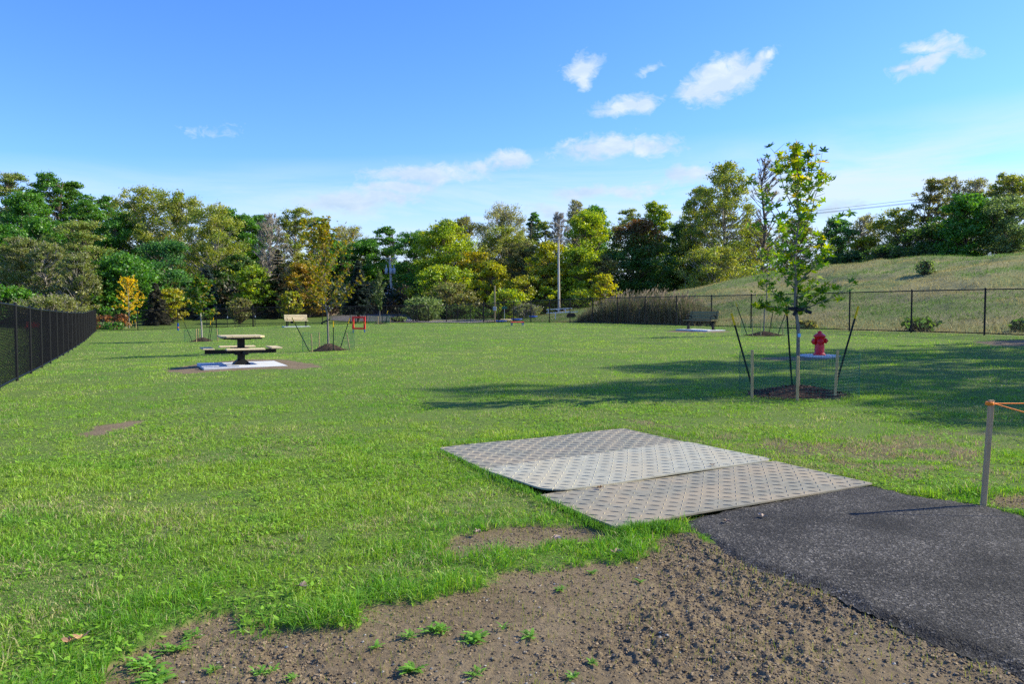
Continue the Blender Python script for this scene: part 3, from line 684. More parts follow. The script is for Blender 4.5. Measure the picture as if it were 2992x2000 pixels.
# fallen leaves
def lobed(nlobe=5):
    pts = []
    for k in range(nlobe):
        a = PI/2 + (k-(nlobe-1)/2)*.86; r = 1.0 - .14*abs(k-(nlobe-1)/2)
        pts += [(r*.42*math.cos(a-.43), r*.42*math.sin(a-.43)), (r*.72*math.cos(a-.20), r*.72*math.sin(a-.20)), (r*math.cos(a), r*math.sin(a)), (r*.72*math.cos(a+.20), r*.72*math.sin(a+.20))]
    pts += [(-.35,-.22),(0,-.12),(.35,-.22)]
    return np.array(pts[::-1] if False else pts)
LB = lobed()
def fallen(x, y, r, col, label, dz=.02, seed=0):
    rg = np.random.default_rng(900+seed); c = hit(x, y); a = rg.uniform(0, 2*PI); ca, sa = math.cos(a), math.sin(a)
    p = LB*r; z = .25*np.abs(p[:,0]) + rg.normal(0, .12*r, len(p)) + .1*r
    v = np.c_[p[:,0]*ca-p[:,1]*sa, p[:,0]*sa+p[:,1]*ca, z]; v = np.r_[v, [[0,0,0]]]; n = len(p)
    f = [(n, i, (i+1) % n) for i in range(n)]
    o = mk('fallen_leaf', v, np.array(f).ravel(), [3]*n, M_CHIP, tint=np.tile(col, (n+1, 1)))
    o.location = (c[0], c[1], tz(c[0], c[1], False)+dz); tag(o, label, 'leaf', 'dry fallen leaves')
TAN = (.36,.25,.16)
fallen(875,1742,.05,(.38,.29,.21),'pale curled leaf lying on the green grass above the bare soil',.05,1)
fallen(240,1885,.06,(.45,.26,.13),'orange-tan leaf in the grass at the lower left',.03,2)
fallen(205,1897,.045,(.40,.22,.12),'small rusty leaf beside the orange-tan leaf',.03,3)
fallen(1757,1443,.045,(.30,.19,.11),'brown shredded leaf on the near mat, close to its seam',.05,4)
fallen(2081,1379,.04,(.36,.27,.19),'light leaf caught in the seam of the near mat',.06,5)
fallen(2228,1522,.05,(.38,.30,.24),'pale crumpled leaf standing on the black asphalt',.03,6)
fallen(2118,1536,.045,(.28,.20,.14),'dark crumpled leaf on the asphalt beside the mat',.03,7)
fallen(1798,1624,.05,(.34,.23,.17),'reddish brown leaf on the soil below the mat corner',.02,8)
fallen(1620,1595,.05,(.45,.34,.25),'pinkish leaf in the tall grass strip by the soil hollow',.05,9)
fallen(1400,1564,.045,(.40,.30,.22),'bleached leaf on the small bare hollow beside the mats',.02,10)
# ------------------------------------------------------------------ leaf / tree builders
def rand_dirs(n, rg):
    v = rg.normal(size=(n,3)); return v/np.linalg.norm(v, axis=1)[:, None]
def leaf_quads(pos, nrm, size, rg, aspect=.62):
    """rhombic leaf blades around pos, facing nrm"""
    n = len(pos); a = rand_dirs(n, rg); x = np.cross(nrm, a); x /= np.linalg.norm(x, axis=1)[:, None]+1e-9; y = np.cross(nrm, x)
    s = size[:, None]
    V = np.stack([pos - x*s, pos - y*s*aspect + x*s*.1, pos + x*s, pos + y*s*aspect + x*s*.1], 1)
    return V.reshape(-1,3), np.arange(4*n), np.full(n,4)
class Seg:
    """tapered three to five sided limbs gathered in one mesh"""
    def __init__(s): s.a = []; s.b = []; s.ra = []; s.rb = []
    def add(s, a, b, ra, rb): s.a.append(a); s.b.append(b); s.ra.append(ra); s.rb.append(rb)
    def path(s, pts, rads):
        for i in range(len(pts)-1): s.add(pts[i], pts[i+1], rads[i], rads[i+1])
    def build(s, name, m, parent, n=4):
        A, B = np.array(s.a), np.array(s.b); ra, rb = np.array(s.ra), np.array(s.rb)
        d = B-A; d /= np.linalg.norm(d, axis=1)[:, None]+1e-9
        h = np.where(np.abs(d[:, :1]) < .7, [[1.,0,0]], [[0,1.,0]]); x = np.cross(d, h); x /= np.linalg.norm(x, axis=1)[:, None]; y = np.cross(d, x)
        th = np.arange(n)*2*PI/n
        ring = x[:,None]*np.cos(th)[None,:,None] + y[:,None]*np.sin(th)[None,:,None]
        V = np.concatenate([A[:,None]+ring*ra[:,None,None], B[:,None]+ring*rb[:,None,None]], 1)
        k = np.arange(n); k2 = (k+1) % n
        f = np.stack([k, k2, k2+n, k+n], -1); I = (np.arange(len(A))*2*n)[:,None,None] + f[None]
        return mk(name, V.reshape(-1,3), I.ravel(), np.full(len(A)*n, 4), m, parent, smooth=True)
SP = {
 'locust': dict(cols=[(.030,.085,.018),(.045,.12,.022),(.075,.13,.025)], leaf=.20, dens=1.1, flat=.42, rc=(.16,.30), ncl=46, prof=.75, bark=M_BARK),
 'paleloc': dict(cols=[(.10,.13,.04),(.075,.12,.03),(.15,.15,.06)], leaf=.18, dens=.55, flat=.40, rc=(.16,.28), ncl=36, prof=.75, bark=M_BARK),
 'green': dict(cols=[(.030,.09,.018),(.045,.115,.02),(.06,.13,.022)], leaf=.21, dens=1.35, flat=.75, rc=(.20,.34), ncl=46, prof=.6, bark=M_BARK),
 'bluegreen': dict(cols=[(.028,.075,.028),(.04,.10,.035),(.055,.12,.04)], leaf=.20, dens=1.2, flat=.7, rc=(.18,.3), ncl=46, prof=.6, bark=M_BARK),
 'cotton': dict(cols=[(.15,.16,.035),(.12,.14,.028),(.19,.18,.055),(.08,.115,.022)], leaf=.17, dens=.9, flat=.95, rc=(.13,.24), ncl=64, prof=.55, bark=M_PALEBARK),
 'paletan': dict(cols=[(.20,.18,.09),(.16,.155,.065),(.12,.125,.045)], leaf=.15, dens=.38, flat=1.1, rc=(.13,.22), ncl=56, prof=.55, bark=M_PALEBARK, twigs=5),
 'brush': dict(cols=[(.125,.12,.06),(.10,.11,.04),(.08,.10,.03)], leaf=.14, dens=.95, flat=.8, rc=(.14,.24), ncl=70, prof=.5, bark=M_PALEBARK, twigs=3),
 'yelgreen': dict(cols=[(.16,.20,.016),(.11,.16,.018),(.23,.23,.02),(.07,.12,.018)], leaf=.20, dens=1.1, flat=.7, rc=(.17,.30), ncl=50, prof=.6, bark=M_BARK),
 'goldgreen': dict(cols=[(.19,.17,.012),(.14,.15,.018),(.075,.12,.018),(.24,.18,.012)], leaf=.19, dens=1.0, flat=.75, rc=(.16,.28), ncl=48, prof=.55, bark=M_BARK),
 'gold': dict(cols=[(.22,.22,.012),(.24,.20,.012),(.15,.17,.02)], leaf=.19, dens=1.15, flat=.8, rc=(.18,.3), ncl=34, prof=.55, bark=M_BARK),
 'orange': dict(cols=[(.19,.12,.022),(.20,.145,.022),(.16,.085,.03),(.14,.13,.02)], leaf=.18, dens=1.1, flat=.8, rc=(.18,.3), ncl=40, prof=.55, bark=M_BARK),
 'darkmaple': dict(cols=[(.028,.065,.018),(.04,.09,.024),(.06,.11,.03)], top=(.085,.04,.018), leaf=.2, dens=1.5, flat=.8, rc=(.2,.32), ncl=50, prof=.55, bark=M_BARK),
 'dark': dict(cols=[(.028,.06,.018),(.04,.08,.022),(.055,.09,.025)], leaf=.2, dens=1.4, flat=.8, rc=(.2,.32), ncl=40, prof=.5, bark=M_BARK),
 'brown': dict(cols=[(.11,.095,.045),(.085,.08,.035),(.085,.11,.03),(.12,.11,.045)], leaf=.17, dens=.8, flat=.6, rc=(.16,.28), ncl=50, prof=.6, bark=M_BARK, twigs=2),
 'rust': dict(cols=[(.24,.10,.045),(.20,.08,.04),(.17,.11,.04)], leaf=.16, dens=1.1, flat=.6, rc=(.2,.3), ncl=30, prof=.4, bark=M_BARK, twigs=2),
 'willow': dict(cols=[(.085,.12,.05),(.065,.10,.045),(.10,.13,.055)], leaf=.15, dens=1.3, flat=.9, rc=(.2,.32), ncl=46, prof=.5, bark=M_BARK),
 'bare2': dict(cols=[(.14,.11,.06)], leaf=.10, dens=.05, flat=1.1, rc=(.14,.22), ncl=24, prof=.6, bark=M_BARK, twigs=7),
 'bare': dict(cols=[(.17,.13,.08)], leaf=.11, dens=.07, flat=1.1, rc=(.14,.22), ncl=46, prof=.6, bark=M_PALEBARK, twigs=9),
}
def wood_tree(name, X, Y, ztop, Rr, zcb, sp, label, cat='tree', group=None, seed=0, lobes=None, zb=None, lean=0, dmul=1.0):
    rg = np.random.default_rng(seed*7+13); S = SP[sp]
    zb = tz(X, Y, False) - .15 if zb is None else zb
    root = empty(name, (X, Y, zb), label=label, cat=cat, group=group)
    H = ztop - zb; cb = max(zcb - zb, .02*H); Hc = H - cb; lobes = lobes or [(0, 0, 1, 1)]
    # clump centres
    n = int(1.7*S['ncl'] * (.9 + .75*min(Hc/ (2*Rr), 2.4)) )
    h = rg.uniform(0, 1, n); h[:4] = (.97, .93, .95, .88)
    prof = np.sqrt(np.clip(1-((h-.40)/.64)**2, .02, 1)); prof = np.where(h < .40, .62+.38*np.sin(PI/2*h/.40), prof)
    ph = rg.uniform(0, 2*PI, n); lob = 1 + .14*np.sin(ph*2+seed) + .13*np.sin(ph*3+h*5+seed*1.7)
    rho = rg.uniform(0, 1, n)**.5
    rcl = Rr*rg.uniform(*S['rc'], n)*(1-.15*h)*.80
    rx = np.maximum(Rr*prof*lob*rho - rcl*.4, 0)
    cz = cb + h*Hc - rcl*.7*(h > .8); cen = np.c_[rx*np.cos(ph) + lean*h*H, rx*np.sin(ph), cz]
    # leaves
    area = PI*Rr*Hc/2; la = 2*S['leaf']**2*.62
    lf = S['leaf']*.70; la = 2*lf**2*.62; N_ = int(min(area*S['dens']*dmul*6.2/la, 26000)); wgt = rcl**2; nl = np.maximum((N_*wgt/wgt.sum()).astype(int), 4)
    idx = np.repeat(np.arange(n), nl); m = len(idx)
    d = rand_dirs(m, rg); d[:,2] = d[:,2]*.8 + .18; rr = rcl[idx]*rg.uniform(0,1,m)**.42*np.where(rg.random(m) < .08, rg.uniform(1.1,1.7,m), 1)
    # every clump is itself uneven
    d2 = 1 + .35*np.sin(d[:,0]*5+idx)*np.sin(d[:,1]*6+idx*2)
    pos = cen[idx] + d*(rr*d2)[:,None]*np.array([1.15,1.15,.35+.6*S['flat']])
    nrm = d*.55 + rand_dirs(m, rg)*.75 + [0,0,.25]; nrm /= np.linalg.norm(nrm, axis=1)[:,None]
    cols = np.array(S['cols']); cc = cols[rg.integers(0, len(cols), n)]
    col = cc[idx]*.55 + cols[rg.integers(0, len(cols), m)]*.45
    if 'top' in S:
        k = sstep(.55,.95,(pos[:,2]-cb)/Hc + rg.normal(0,.12,m))[:,None]; col = col*(1-k) + np.array(S['top'])*k
    col = col*rg.uniform(1.2,2.7,(m,1))*[1.08,1.14,.70]
    V, l, s = leaf_quads(pos, nrm, lf*rg.uniform(.6,1.3,m), rg)
    mk('crown', V, l, s, M_LEAF, root, tint=np.repeat(col[:,None],4,1).reshape(-1,3))
    # wood
    sg = Seg(); r0 = max(.012*H+.06, .07)
    ht = np.linspace(0, .93, 7); wob = np.cumsum(rg.normal(0, .012*H, (7,2)), 0); wob[0] = 0
    tp = np.c_[wob + np.c_[lean*ht*H, 0*ht], ht*H]; tr = r0*(1-ht)**.8 + .02; tr[0] *= 1.35
    sg.path(list(tp), list(tr))
    for i in range(n):
        hh = np.clip((cen[i,2] - .55*math.hypot(*(cen[i,:2]))-.05*H)/H, .08, .88)
        k = hh/.93*6; a = int(min(k, 5)); st0 = tp[a] + (tp[a+1]-tp[a])*(k-a)
        mid = (st0+cen[i])/2 + rg.normal(0, .04*Rr, 3) + [0,0,-.05*Rr]
        rb = r0*.33*(1-hh)+.025; sg.path([st0, mid, cen[i]], [rb, rb*.6, rb*.3])
        for q in range(S.get('twigs', 1)):
            e = cen[i] + rand_dirs(1, rg)[0]*rcl[i]*1.15*np.array([1,1,.7]) + [0,0,rcl[i]*.5]
            b0 = mid + (cen[i]-mid)*rg.uniform(.2,1); e1 = (b0+e)/2 + rg.normal(0,.08*rcl[i],3); sg.path([b0, e1, e], [.028,.02,.012])
    sg.build('trunk', S['bark'], root, 4)
    return root
def conifer(X, Y, ztop, Rr, zcb, cols, label, seed, droop=.25, sparse=1.0, tipcol=None):
    rg = np.random.default_rng(seed+99); zb = tz(X, Y, False) - .1; H = ztop - zb; cb = zcb - zb
    root = empty('conifer', (X, Y, zb), label=label, cat='conifer', group='conifers in the tree line')
    sg = Seg(); sg.path([np.array([0,0,0]), np.array([0,0,H*.5]), np.array([0,0,H])], [.16,.1,.02])
    P_, N_, C_, S_ = [], [], [], []; z = cb
    while z < H*.985:
        f = (z-cb)/(H-cb); R = Rr*(1-f)**.85*rg.uniform(.8,1.12)+.1; nb = int(6+5*(1-f))
        for k in range(nb):
            a = rg.uniform(0, 2*PI); L = R*rg.uniform(.7,1.12); m = int(L*34*sparse)+4; u = rg.uniform(.12,1,m)**.8
            zz = z + u*L*.10 - droop*L*u*u + .16*L*np.clip(u-.7,0,1)*2
            w = rg.normal(0, .13*L*(1.1-u), m)
            p = np.c_[np.cos(a)*u*L - np.sin(a)*w, np.sin(a)*u*L + np.cos(a)*w, zz - np.abs(w)*.35 + rg.normal(0,.03,m)]
            P_.append(p); N_.append(rand_dirs(m, rg)*.55 + [0,0,.8]); c = np.array(cols[rg.integers(0,len(cols))])
            cc = c*rg.uniform(.6,1.35,(m,1)); 
            if tipcol is not None: kk = sstep(.7,1,u+.25*f)[:,None]*.7; cc = cc*(1-kk)+np.array(tipcol)*kk
            C_.append(cc); S_.append(rg.uniform(.08,.17,m))
            e = np.array([math.cos(a)*L, math.sin(a)*L, z+L*.1-droop*L+.08*L]); sg.path([np.array([0,0,z]), e], [.03,.01])
        z += (H-cb)*.028*rg.uniform(.7,1.3)+.05
    P_, N_, C_, S_ = map(np.concatenate, (P_, N_, C_, S_)); N_ /= np.linalg.norm(N_, axis=1)[:,None]
    V, l, s = leaf_quads(P_, N_, S_*1.25, rg, .42)
    mk('crown', V, l, s, M_LEAF, root, tint=np.repeat(C_[:,None],4,1).reshape(-1,3)); sg.build('trunk', M_BARK, root)
    return root
# ------------------------------------------------------------------ the wood round the field : x, y of top, half width (px), distance, species, y of crown foot, label
TREES = [
 (30,500,75,118,'paleloc',760,'feathery pale olive locust tree at the far left edge of the skyline'),
 (143,502,62,116,'locust',780,'tallest dark green locust tree of the far left wood'),
 (208,528,48,119,'locust',760,'dark green locust leaning out right of the tallest one at far left'),
 (75,560,80,108,'green',820,'dense dark green tree below the pale olive locust at far left'),
 (258,580,55,112,'locust',800,'lower dark green locust in the dip of the left skyline'),
 (308,568,46,121,'locust',760,'thin-topped locust left of the big tan cottonwood'),
 (425,543,90,108,'cotton',800,'tallest tan-leaved cottonwood in the left wood'),
 (520,555,85,105,'cotton',860,'broad olive-tan cottonwood right beside the tallest tan one'),
 (620,590,92,100,'cotton',890,'spreading yellowish olive cottonwood behind the blue spruce'),
 (345,615,70,104,'green',840,'very dark green rounded tree under the tan cottonwood'),
 (655,602,55,124,'green',820,'dark green tree rising behind the spreading olive cottonwood'),
 (715,622,52,122,'green',840,'dark green tree left of the bare grey one'),
 (765,626,40,126,'green',840,'dark green tree directly behind the bare grey one'),
 (788,620,40,112,'bare',850,'bare grey tree with pale stems in the left wood'),
 (868,605,58,116,'cotton',830,'slender tan cottonwood above the young amber tree'),
 (935,633,34,124,'locust',800,'dark blue-green tree just right of the slender tan cottonwood'),
 (1015,657,62,150,'paletan',800,'pale distant tan tree in the gap of the skyline'),
 (985,700,55,138,'green',880,'round dark green tree left of the dip in the skyline'),
 (1065,694,62,140,'green',880,'round dark green tree behind the pole with transformers'),
 (1130,660,44,142,'locust',840,'dark tree whose top stands just right of the skyline gap'),
 (1215,672,75,136,'locust',850,'wide green tree to the right of the pole with transformers'),
 (1262,760,62,112,'green',905,'shaded green tree right behind the pole with transformers'),
 (1345,627,62,120,'brown',800,'purplish brown tree crown peeking over the bright yellow-green one'),
 (1300,642,85,108,'yelgreen',860,'large bright yellow-green tree in the middle of the wood'),
 (1475,594,80,116,'paletan',820,'tall airy tan tree near the centre of the skyline'),
 (1478,660,75,112,'cotton',840,'olive tan tree under the tall airy tan one'),
 (1560,618,28,122,'locust',800,'small dark green tree top right of the tall airy tan tree'),
 (1590,645,42,118,'paleloc',860,'grey-green airy tree behind the bright golden one'),
 (1632,618,26,116,'bare',800,'thin nearly bare tree top behind the tall grey pole'),
 (1684,584,34,120,'paletan',780,'narrow tan tree top above the round yellow-green crown'),
 (1738,598,45,124,'green',780,'dark green top behind the round yellow-green crown'),
 (1725,612,84,106,'yelgreen',850,'big round yellow-green tree right of the tall grey pole'),
 (1840,606,48,118,'paleloc',860,'pale green feathery tree left behind the dark maple'),
 (1915,588,52,116,'yelgreen',840,'olive-green tree rising right behind the dark maple'),
 (1868,642,80,100,'darkmaple',868,'very dark maple with a reddish top'),
 (1985,645,62,108,'dark',880,'dark shaded tree between the maple and the big cottonwood'),
 (2045,545,62,104,'cotton',840,'left shoulder of tan cottonwoods beside the tallest one'),
 (2122,474,86,100,'cotton',835,'tallest tan cottonwood right of centre, by the foot of the slope'),
 (2195,640,60,103,'cotton',850,'yellowish cottonwood at the foot of the grassy slope'),
 (2090,720,100,93,'cotton',872,'low spreading olive cottonwood below the tallest one'),
 (2238,455,40,96,'bare2',800,'tall leafless tree behind the staked young maple'),
 (2330,640,60,112,'brown',800,'brownish tree hidden behind the staked young maple'),
 (2450,636,52,108,'bluegreen',800,'dark blue-green tree at the left end of the hilltop row'),
 (2528,625,50,106,'paletan',800,'thin tan tree in the hilltop row beside the blue-green one'),
 (2530,690,50,101,'goldgreen',800,'small yellowish tree in the hilltop row'),
 (2628,607,74,102,'cotton',800,'round olive-brown tree in the middle of the hilltop row'),
 (2722,514,58,100,'brown',790,'tall brownish airy tree with a long limb on the hilltop'),
 (2780,512,40,104,'paletan',780,'slim tan tree top between the hilltop trees'),
 (2850,520,58,102,'paletan',760,'wide airy tan tree top behind the dark green hilltop tree'),
 (2945,504,70,98,'cotton',740,'tan and green tree at the right end of the skyline'),
 (2822,560,72,90,'green',775,'dense green tree on the hilltop'),
 (2945,570,80,88,'willow',770,'grey-green willow at the right end of the hilltop row'),
 (2735,650,70,94,'dark',785,'dark shrubby tree under the tall brownish hilltop tree'),
 (2590,718,50,94,'dark',780,'low dark round bush on the crest of the slope'),
 (2480,735,60,100,'dark',800,'low dark scrub on the crest behind the young maple'),
 (20,655,80,92,'green',880,'mid-height green tree at the left edge above the grey brush'),
 (112,630,58,98,'green',860,'bright-topped green tree above the grey brush'),
 (235,640,85,94,'paleloc',860,'olive crooked-limbed tree above the grey brush'),
 (55,690,75,84,'brush',935,'tallest grey-brown brush tree at the left edge'),
 (135,705,62,82,'brush',935,'grey-brown brush tree second from the left edge'),
 (228,735,60,80,'brush',935,'rounded grey-brown brush tree next to the dark green foliage'),
 (20,830,70,76,'green',950,'low dark green thicket above the near end of the left fence'),
 (150,860,80,75,'brush',950,'low greyish thicket above the middle of the left fence'),
 (362,735,85,84,'green',940,'low branching dark green tree behind the golden sapling'),
 (300,790,40,82,'green',940,'narrow dark green tree at the corner of the field'),
 (480,700,88,92,'bluegreen',930,'bluish green tree left of the blue spruce'),
 (500,840,50,82,'goldgreen',930,'yellowing shrub tree behind the brown drooping conifer'),
 (745,772,58,88,'yelgreen',905,'bright yellow-green round tree left of the tall spruce'),
 (690,740,55,98,'dark',900,'dark shaded tree behind the bright yellow-green round one'),
 (888,764,52,92,'orange',905,'orange-leaved tree behind the young amber tree'),
 (905,850,40,90,'orange',920,'low rusty orange tree beside the young amber tree'),
 (850,850,30,80,'goldgreen',935,'thin yellow tree just behind the left bench'),
 (700,870,38,80,'brown',935,'small bare-stemmed brown tree behind the gate'),
 (970,800,60,142,'dark',905,'dark shaded tree between the orange tree and the right spruce'),
 (1120,770,60,146,'dark',850,'dark shaded tree behind the white barn'),
 (1238,866,50,84,'willow',935,'wide olive bush on a short trunk beyond the back fence'),
 (1300,770,80,98,'yelgreen',900,'yellow-green tree low in the middle of the wood'),
 (1385,730,62,104,'goldgreen',900,'gold-tinged tree right of the large yellow-green one'),
 (1442,768,46,96,'gold',880,'orange-gold tree in the middle of the wood'),
 (1318,822,72,92,'brown',930,'dark reddish-brown thicket behind the back fence'),
 (1480,842,60,84,'yelgreen',935,'bright sumac thicket behind the short wooden post'),
 (1528,700,58,106,'brown',860,'dull reddish brown tree left of the golden one'),
 (1545,800,62,94,'goldgreen',920,'yellow-brown scrub left of the tall grey pole'),
 (1604,702,44,97,'gold',830,'bright golden tree beside the tall grey pole'),
 (1610,770,60,96,'goldgreen',900,'golden green scrub behind the tall grey pole'),
 (1685,722,64,96,'yelgreen',900,'yellow-green tree right of the golden one, below the round crown'),
 (1597,836,40,93,'yelgreen',925,'pale yellow-green sumac left of the tall grey pole'),
 (1692,842,50,93,'yelgreen',920,'pale yellow-green sumac right of the tall grey pole'),
 (1762,742,42,96,'brown',860,'greyish twiggy tree left of the dark maple'),
 (1762,800,38,88,'gold',880,'bright yellow bush tree left of the dark maple'),
 (1920,780,80,112,'dark',885,'shaded low tree right behind the dark maple'),
]
for i, (x, yt, hw, D, sp, yf, lb) in enumerate(TREES):
    p = at(x, yt, D); f = at(x, yf, D); R = hw/F*D*1.25
    nm = 'bush' if ('bush' in lb or 'thicket' in lb or 'scrub' in lb) and 'tree' not in lb else 'tree'
    wood_tree(nm, p[0], D, p[2], R, f[2], sp, lb, nm, 'trees of the wood round the field', seed=i)
for i, (x, yt, hw, D, yf, cols, lb, dr, tip) in enumerate([
 (455,826,52,78,958,[(.075,.075,.05),(.055,.06,.04),(.10,.095,.065)],'brown drooping old conifer behind the fence by the golden sapling',.5,None),
 (602,772,52,86,925,[(.03,.06,.045),(.05,.085,.07)],'blue-grey spruce half hidden behind the green staked tree',.25,(.10,.15,.14)),
 (812,728,58,88,940,[(.025,.045,.025),(.04,.06,.032),(.09,.07,.035)],'tall dark spruce behind the left bench',.3,None),
 (1046,760,46,82,915,[(.022,.045,.028),(.035,.06,.04)],'dark spruce between the young amber tree and the pole with transformers',.28,(.07,.09,.08)),
 (350,880,40,86,958,[(.03,.05,.03),(.05,.06,.035)],'small dark conifer at the corner of the field',.35,None)]):
    p = at(x, yt, D); f = at(x, yf, D); conifer(p[0], D, p[2], hw/F*D, f[2], cols, lb, i, dr, 1.2, tip)
# tall trees outside the picture on the right: they shade the lawn
for i, (X, Y, H, R, sp) in enumerate([(30,16.5,16.5,3.4,'green'),(31.5,20.6,20.5,2.9,'locust'),(29.5,24.3,18,2.7,'locust'),(33,27.3,17,2.6,'paleloc'),(37,22.5,25,2.2,'paleloc'),(26,12.6,13.5,2.3,'locust')]):
    z = tz(X, Y, False); wood_tree('tree', X, Y, z+H, R, z+H*.30, sp, ['broad shade tree','tallest shade tree','slender shade tree','airy shade tree','lofty thin shade tree','smallest shade tree'][i] + ' beyond the fence at the right', 'tree', 'shade trees beyond the fence', seed=300+i, dmul=.42)
print('trees', time.time()-T0)
# understorey along the foot of the wood: nobody could count it
def undergrowth():
    rg = np.random.default_rng(77); n = 1400
    t = rg.uniform(60, 100, n); px = rg.uniform(-60, 2080, n)
    cen = []; 
    for x in px:
        D = rg.uniform(98, 122) if x > 1000 else rg.uniform(88, 112)
        X = (x-CX)/F*D; cen.append((X, D))
    cen = np.array(cen); s, tt = st(cen[:,0], cen[:,1]); cen = cen[(tt > 72)]
    n = len(cen); r = rg.uniform(.7,1.6,n); z = terrain(cen[:,0],cen[:,1],False)
    cz = z + rg.uniform(.2,3.4,n); m = 90; idx = np.repeat(np.arange(n), m); d = rand_dirs(n*m, rg)
    pos = np.c_[cen, cz][idx] + d*(r[idx]*rg.uniform(.4,1,n*m))[:,None]; nrm = d*.6+rand_dirs(n*m, rg)*.7; nrm /= np.linalg.norm(nrm,axis=1)[:,None]
    pal = np.array([(.025,.055,.015),(.04,.07,.02),(.07,.08,.02),(.06,.045,.025),(.02,.035,.012)])
    col = pal[rg.integers(0,5,n)][idx]*rg.uniform(.6,1.3,(n*m,1))
    V, l, s = leaf_quads(pos, nrm, rg.uniform(.14,.28,n*m), rg)
    tag(mk('undergrowth', V, l, s, M_LEAF, tint=np.repeat(col[:,None],4,1).reshape(-1,3)), 'dark leafy undergrowth along the foot of the wood', 'undergrowth', kind='stuff')
    # far-off wood closing the view behind
    n = 900; px = rg.uniform(-400, 3400, n); D = rg.uniform(135, 175, n); X = (px-CX)/F*D; r = rg.uniform(2.0,3.6,n)
    z = terrain(X, D, False); cz = z + rg.uniform(0, 7.0, n)*(1+.4*(px < 600)); m = 110; idx = np.repeat(np.arange(n), m); d = rand_dirs(n*m, rg)
    pos = np.c_[X, D, cz][idx] + d*(r[idx]*rg.uniform(.5,1,n*m))[:,None]; nrm = d*.6+rand_dirs(n*m, rg)*.7; nrm /= np.linalg.norm(nrm,axis=1)[:,None]
    col = pal[rg.integers(0,5,n)][idx]*rg.uniform(.7,1.5,(n*m,1))*1.2
    V, l, s = leaf_quads(pos, nrm, rg.uniform(.3,.55,n*m), rg)
    tag(mk('distant_woods', V, l, s, M_LEAF, tint=np.repeat(col[:,None],4,1).reshape(-1,3)), 'far-off dark wood showing between the nearer trees', 'woods', kind='stuff')
undergrowth()
# ------------------------------------------------------------------ bushes on the slope, rust hedge, reeds
def bush(x, yb, D, w, h, sp, label, name='bush', cat='bush', seed=0, dm=1):
    p = at(x, yb, D); z = tz(p[0], D, False); R = w/F*D/2
    return wood_tree(name, p[0], D, z+h/F*D, R, z+.05, sp, label, cat, None, seed=seed+60, dmul=dm)
c = None
for D in np.arange(30, 95, .5):
    p = at(2704, 803, D)
    if p[2] < tz(p[0], D, False): break
bush(2704, 803, D, 66, 44, 'willow', 'small lone bush high on the grassy slope', seed=1, dm=.35)
bush(2690, 968, 33.5, 130, 42, 'dark', 'dark low bush right behind the fence at the foot of the slope', seed=2, dm=.35)
bush(2990, 970, 31.0, 70, 36, 'dark', 'dark clump behind the fence at the right picture edge', seed=3, dm=.35)
bush(2360, 958, 38.5, 60, 26, 'brown', 'brownish weedy clump behind the fence near the hydrant', 'bush', seed=4, dm=.3)
bush(305, 958, 71, 80, 42, 'rust', 'rust-coloured bush behind the fence beside the field corner', seed=5)
bush(358, 958, 72, 62, 44, 'rust', 'rust-coloured bush behind the golden sapling', seed=6)
bush(330, 962, 69, 90, 20, 'green', 'low green plants under the rust-coloured bushes', 'bush', seed=7)
bush(1000+540, 925, 78, 100, 45, 'brush', 'grey twiggy bush beyond the back fence, behind the blue boats', seed=8)
bush(1350, 940, 90, 150, 45, 'dark', 'long dark hedge behind the parking lot', seed=9)
bush(1165, 940, 78, 50, 18, 'willow', 'low pale shrub at the edge of the parking lot', seed=10, dm=.5)
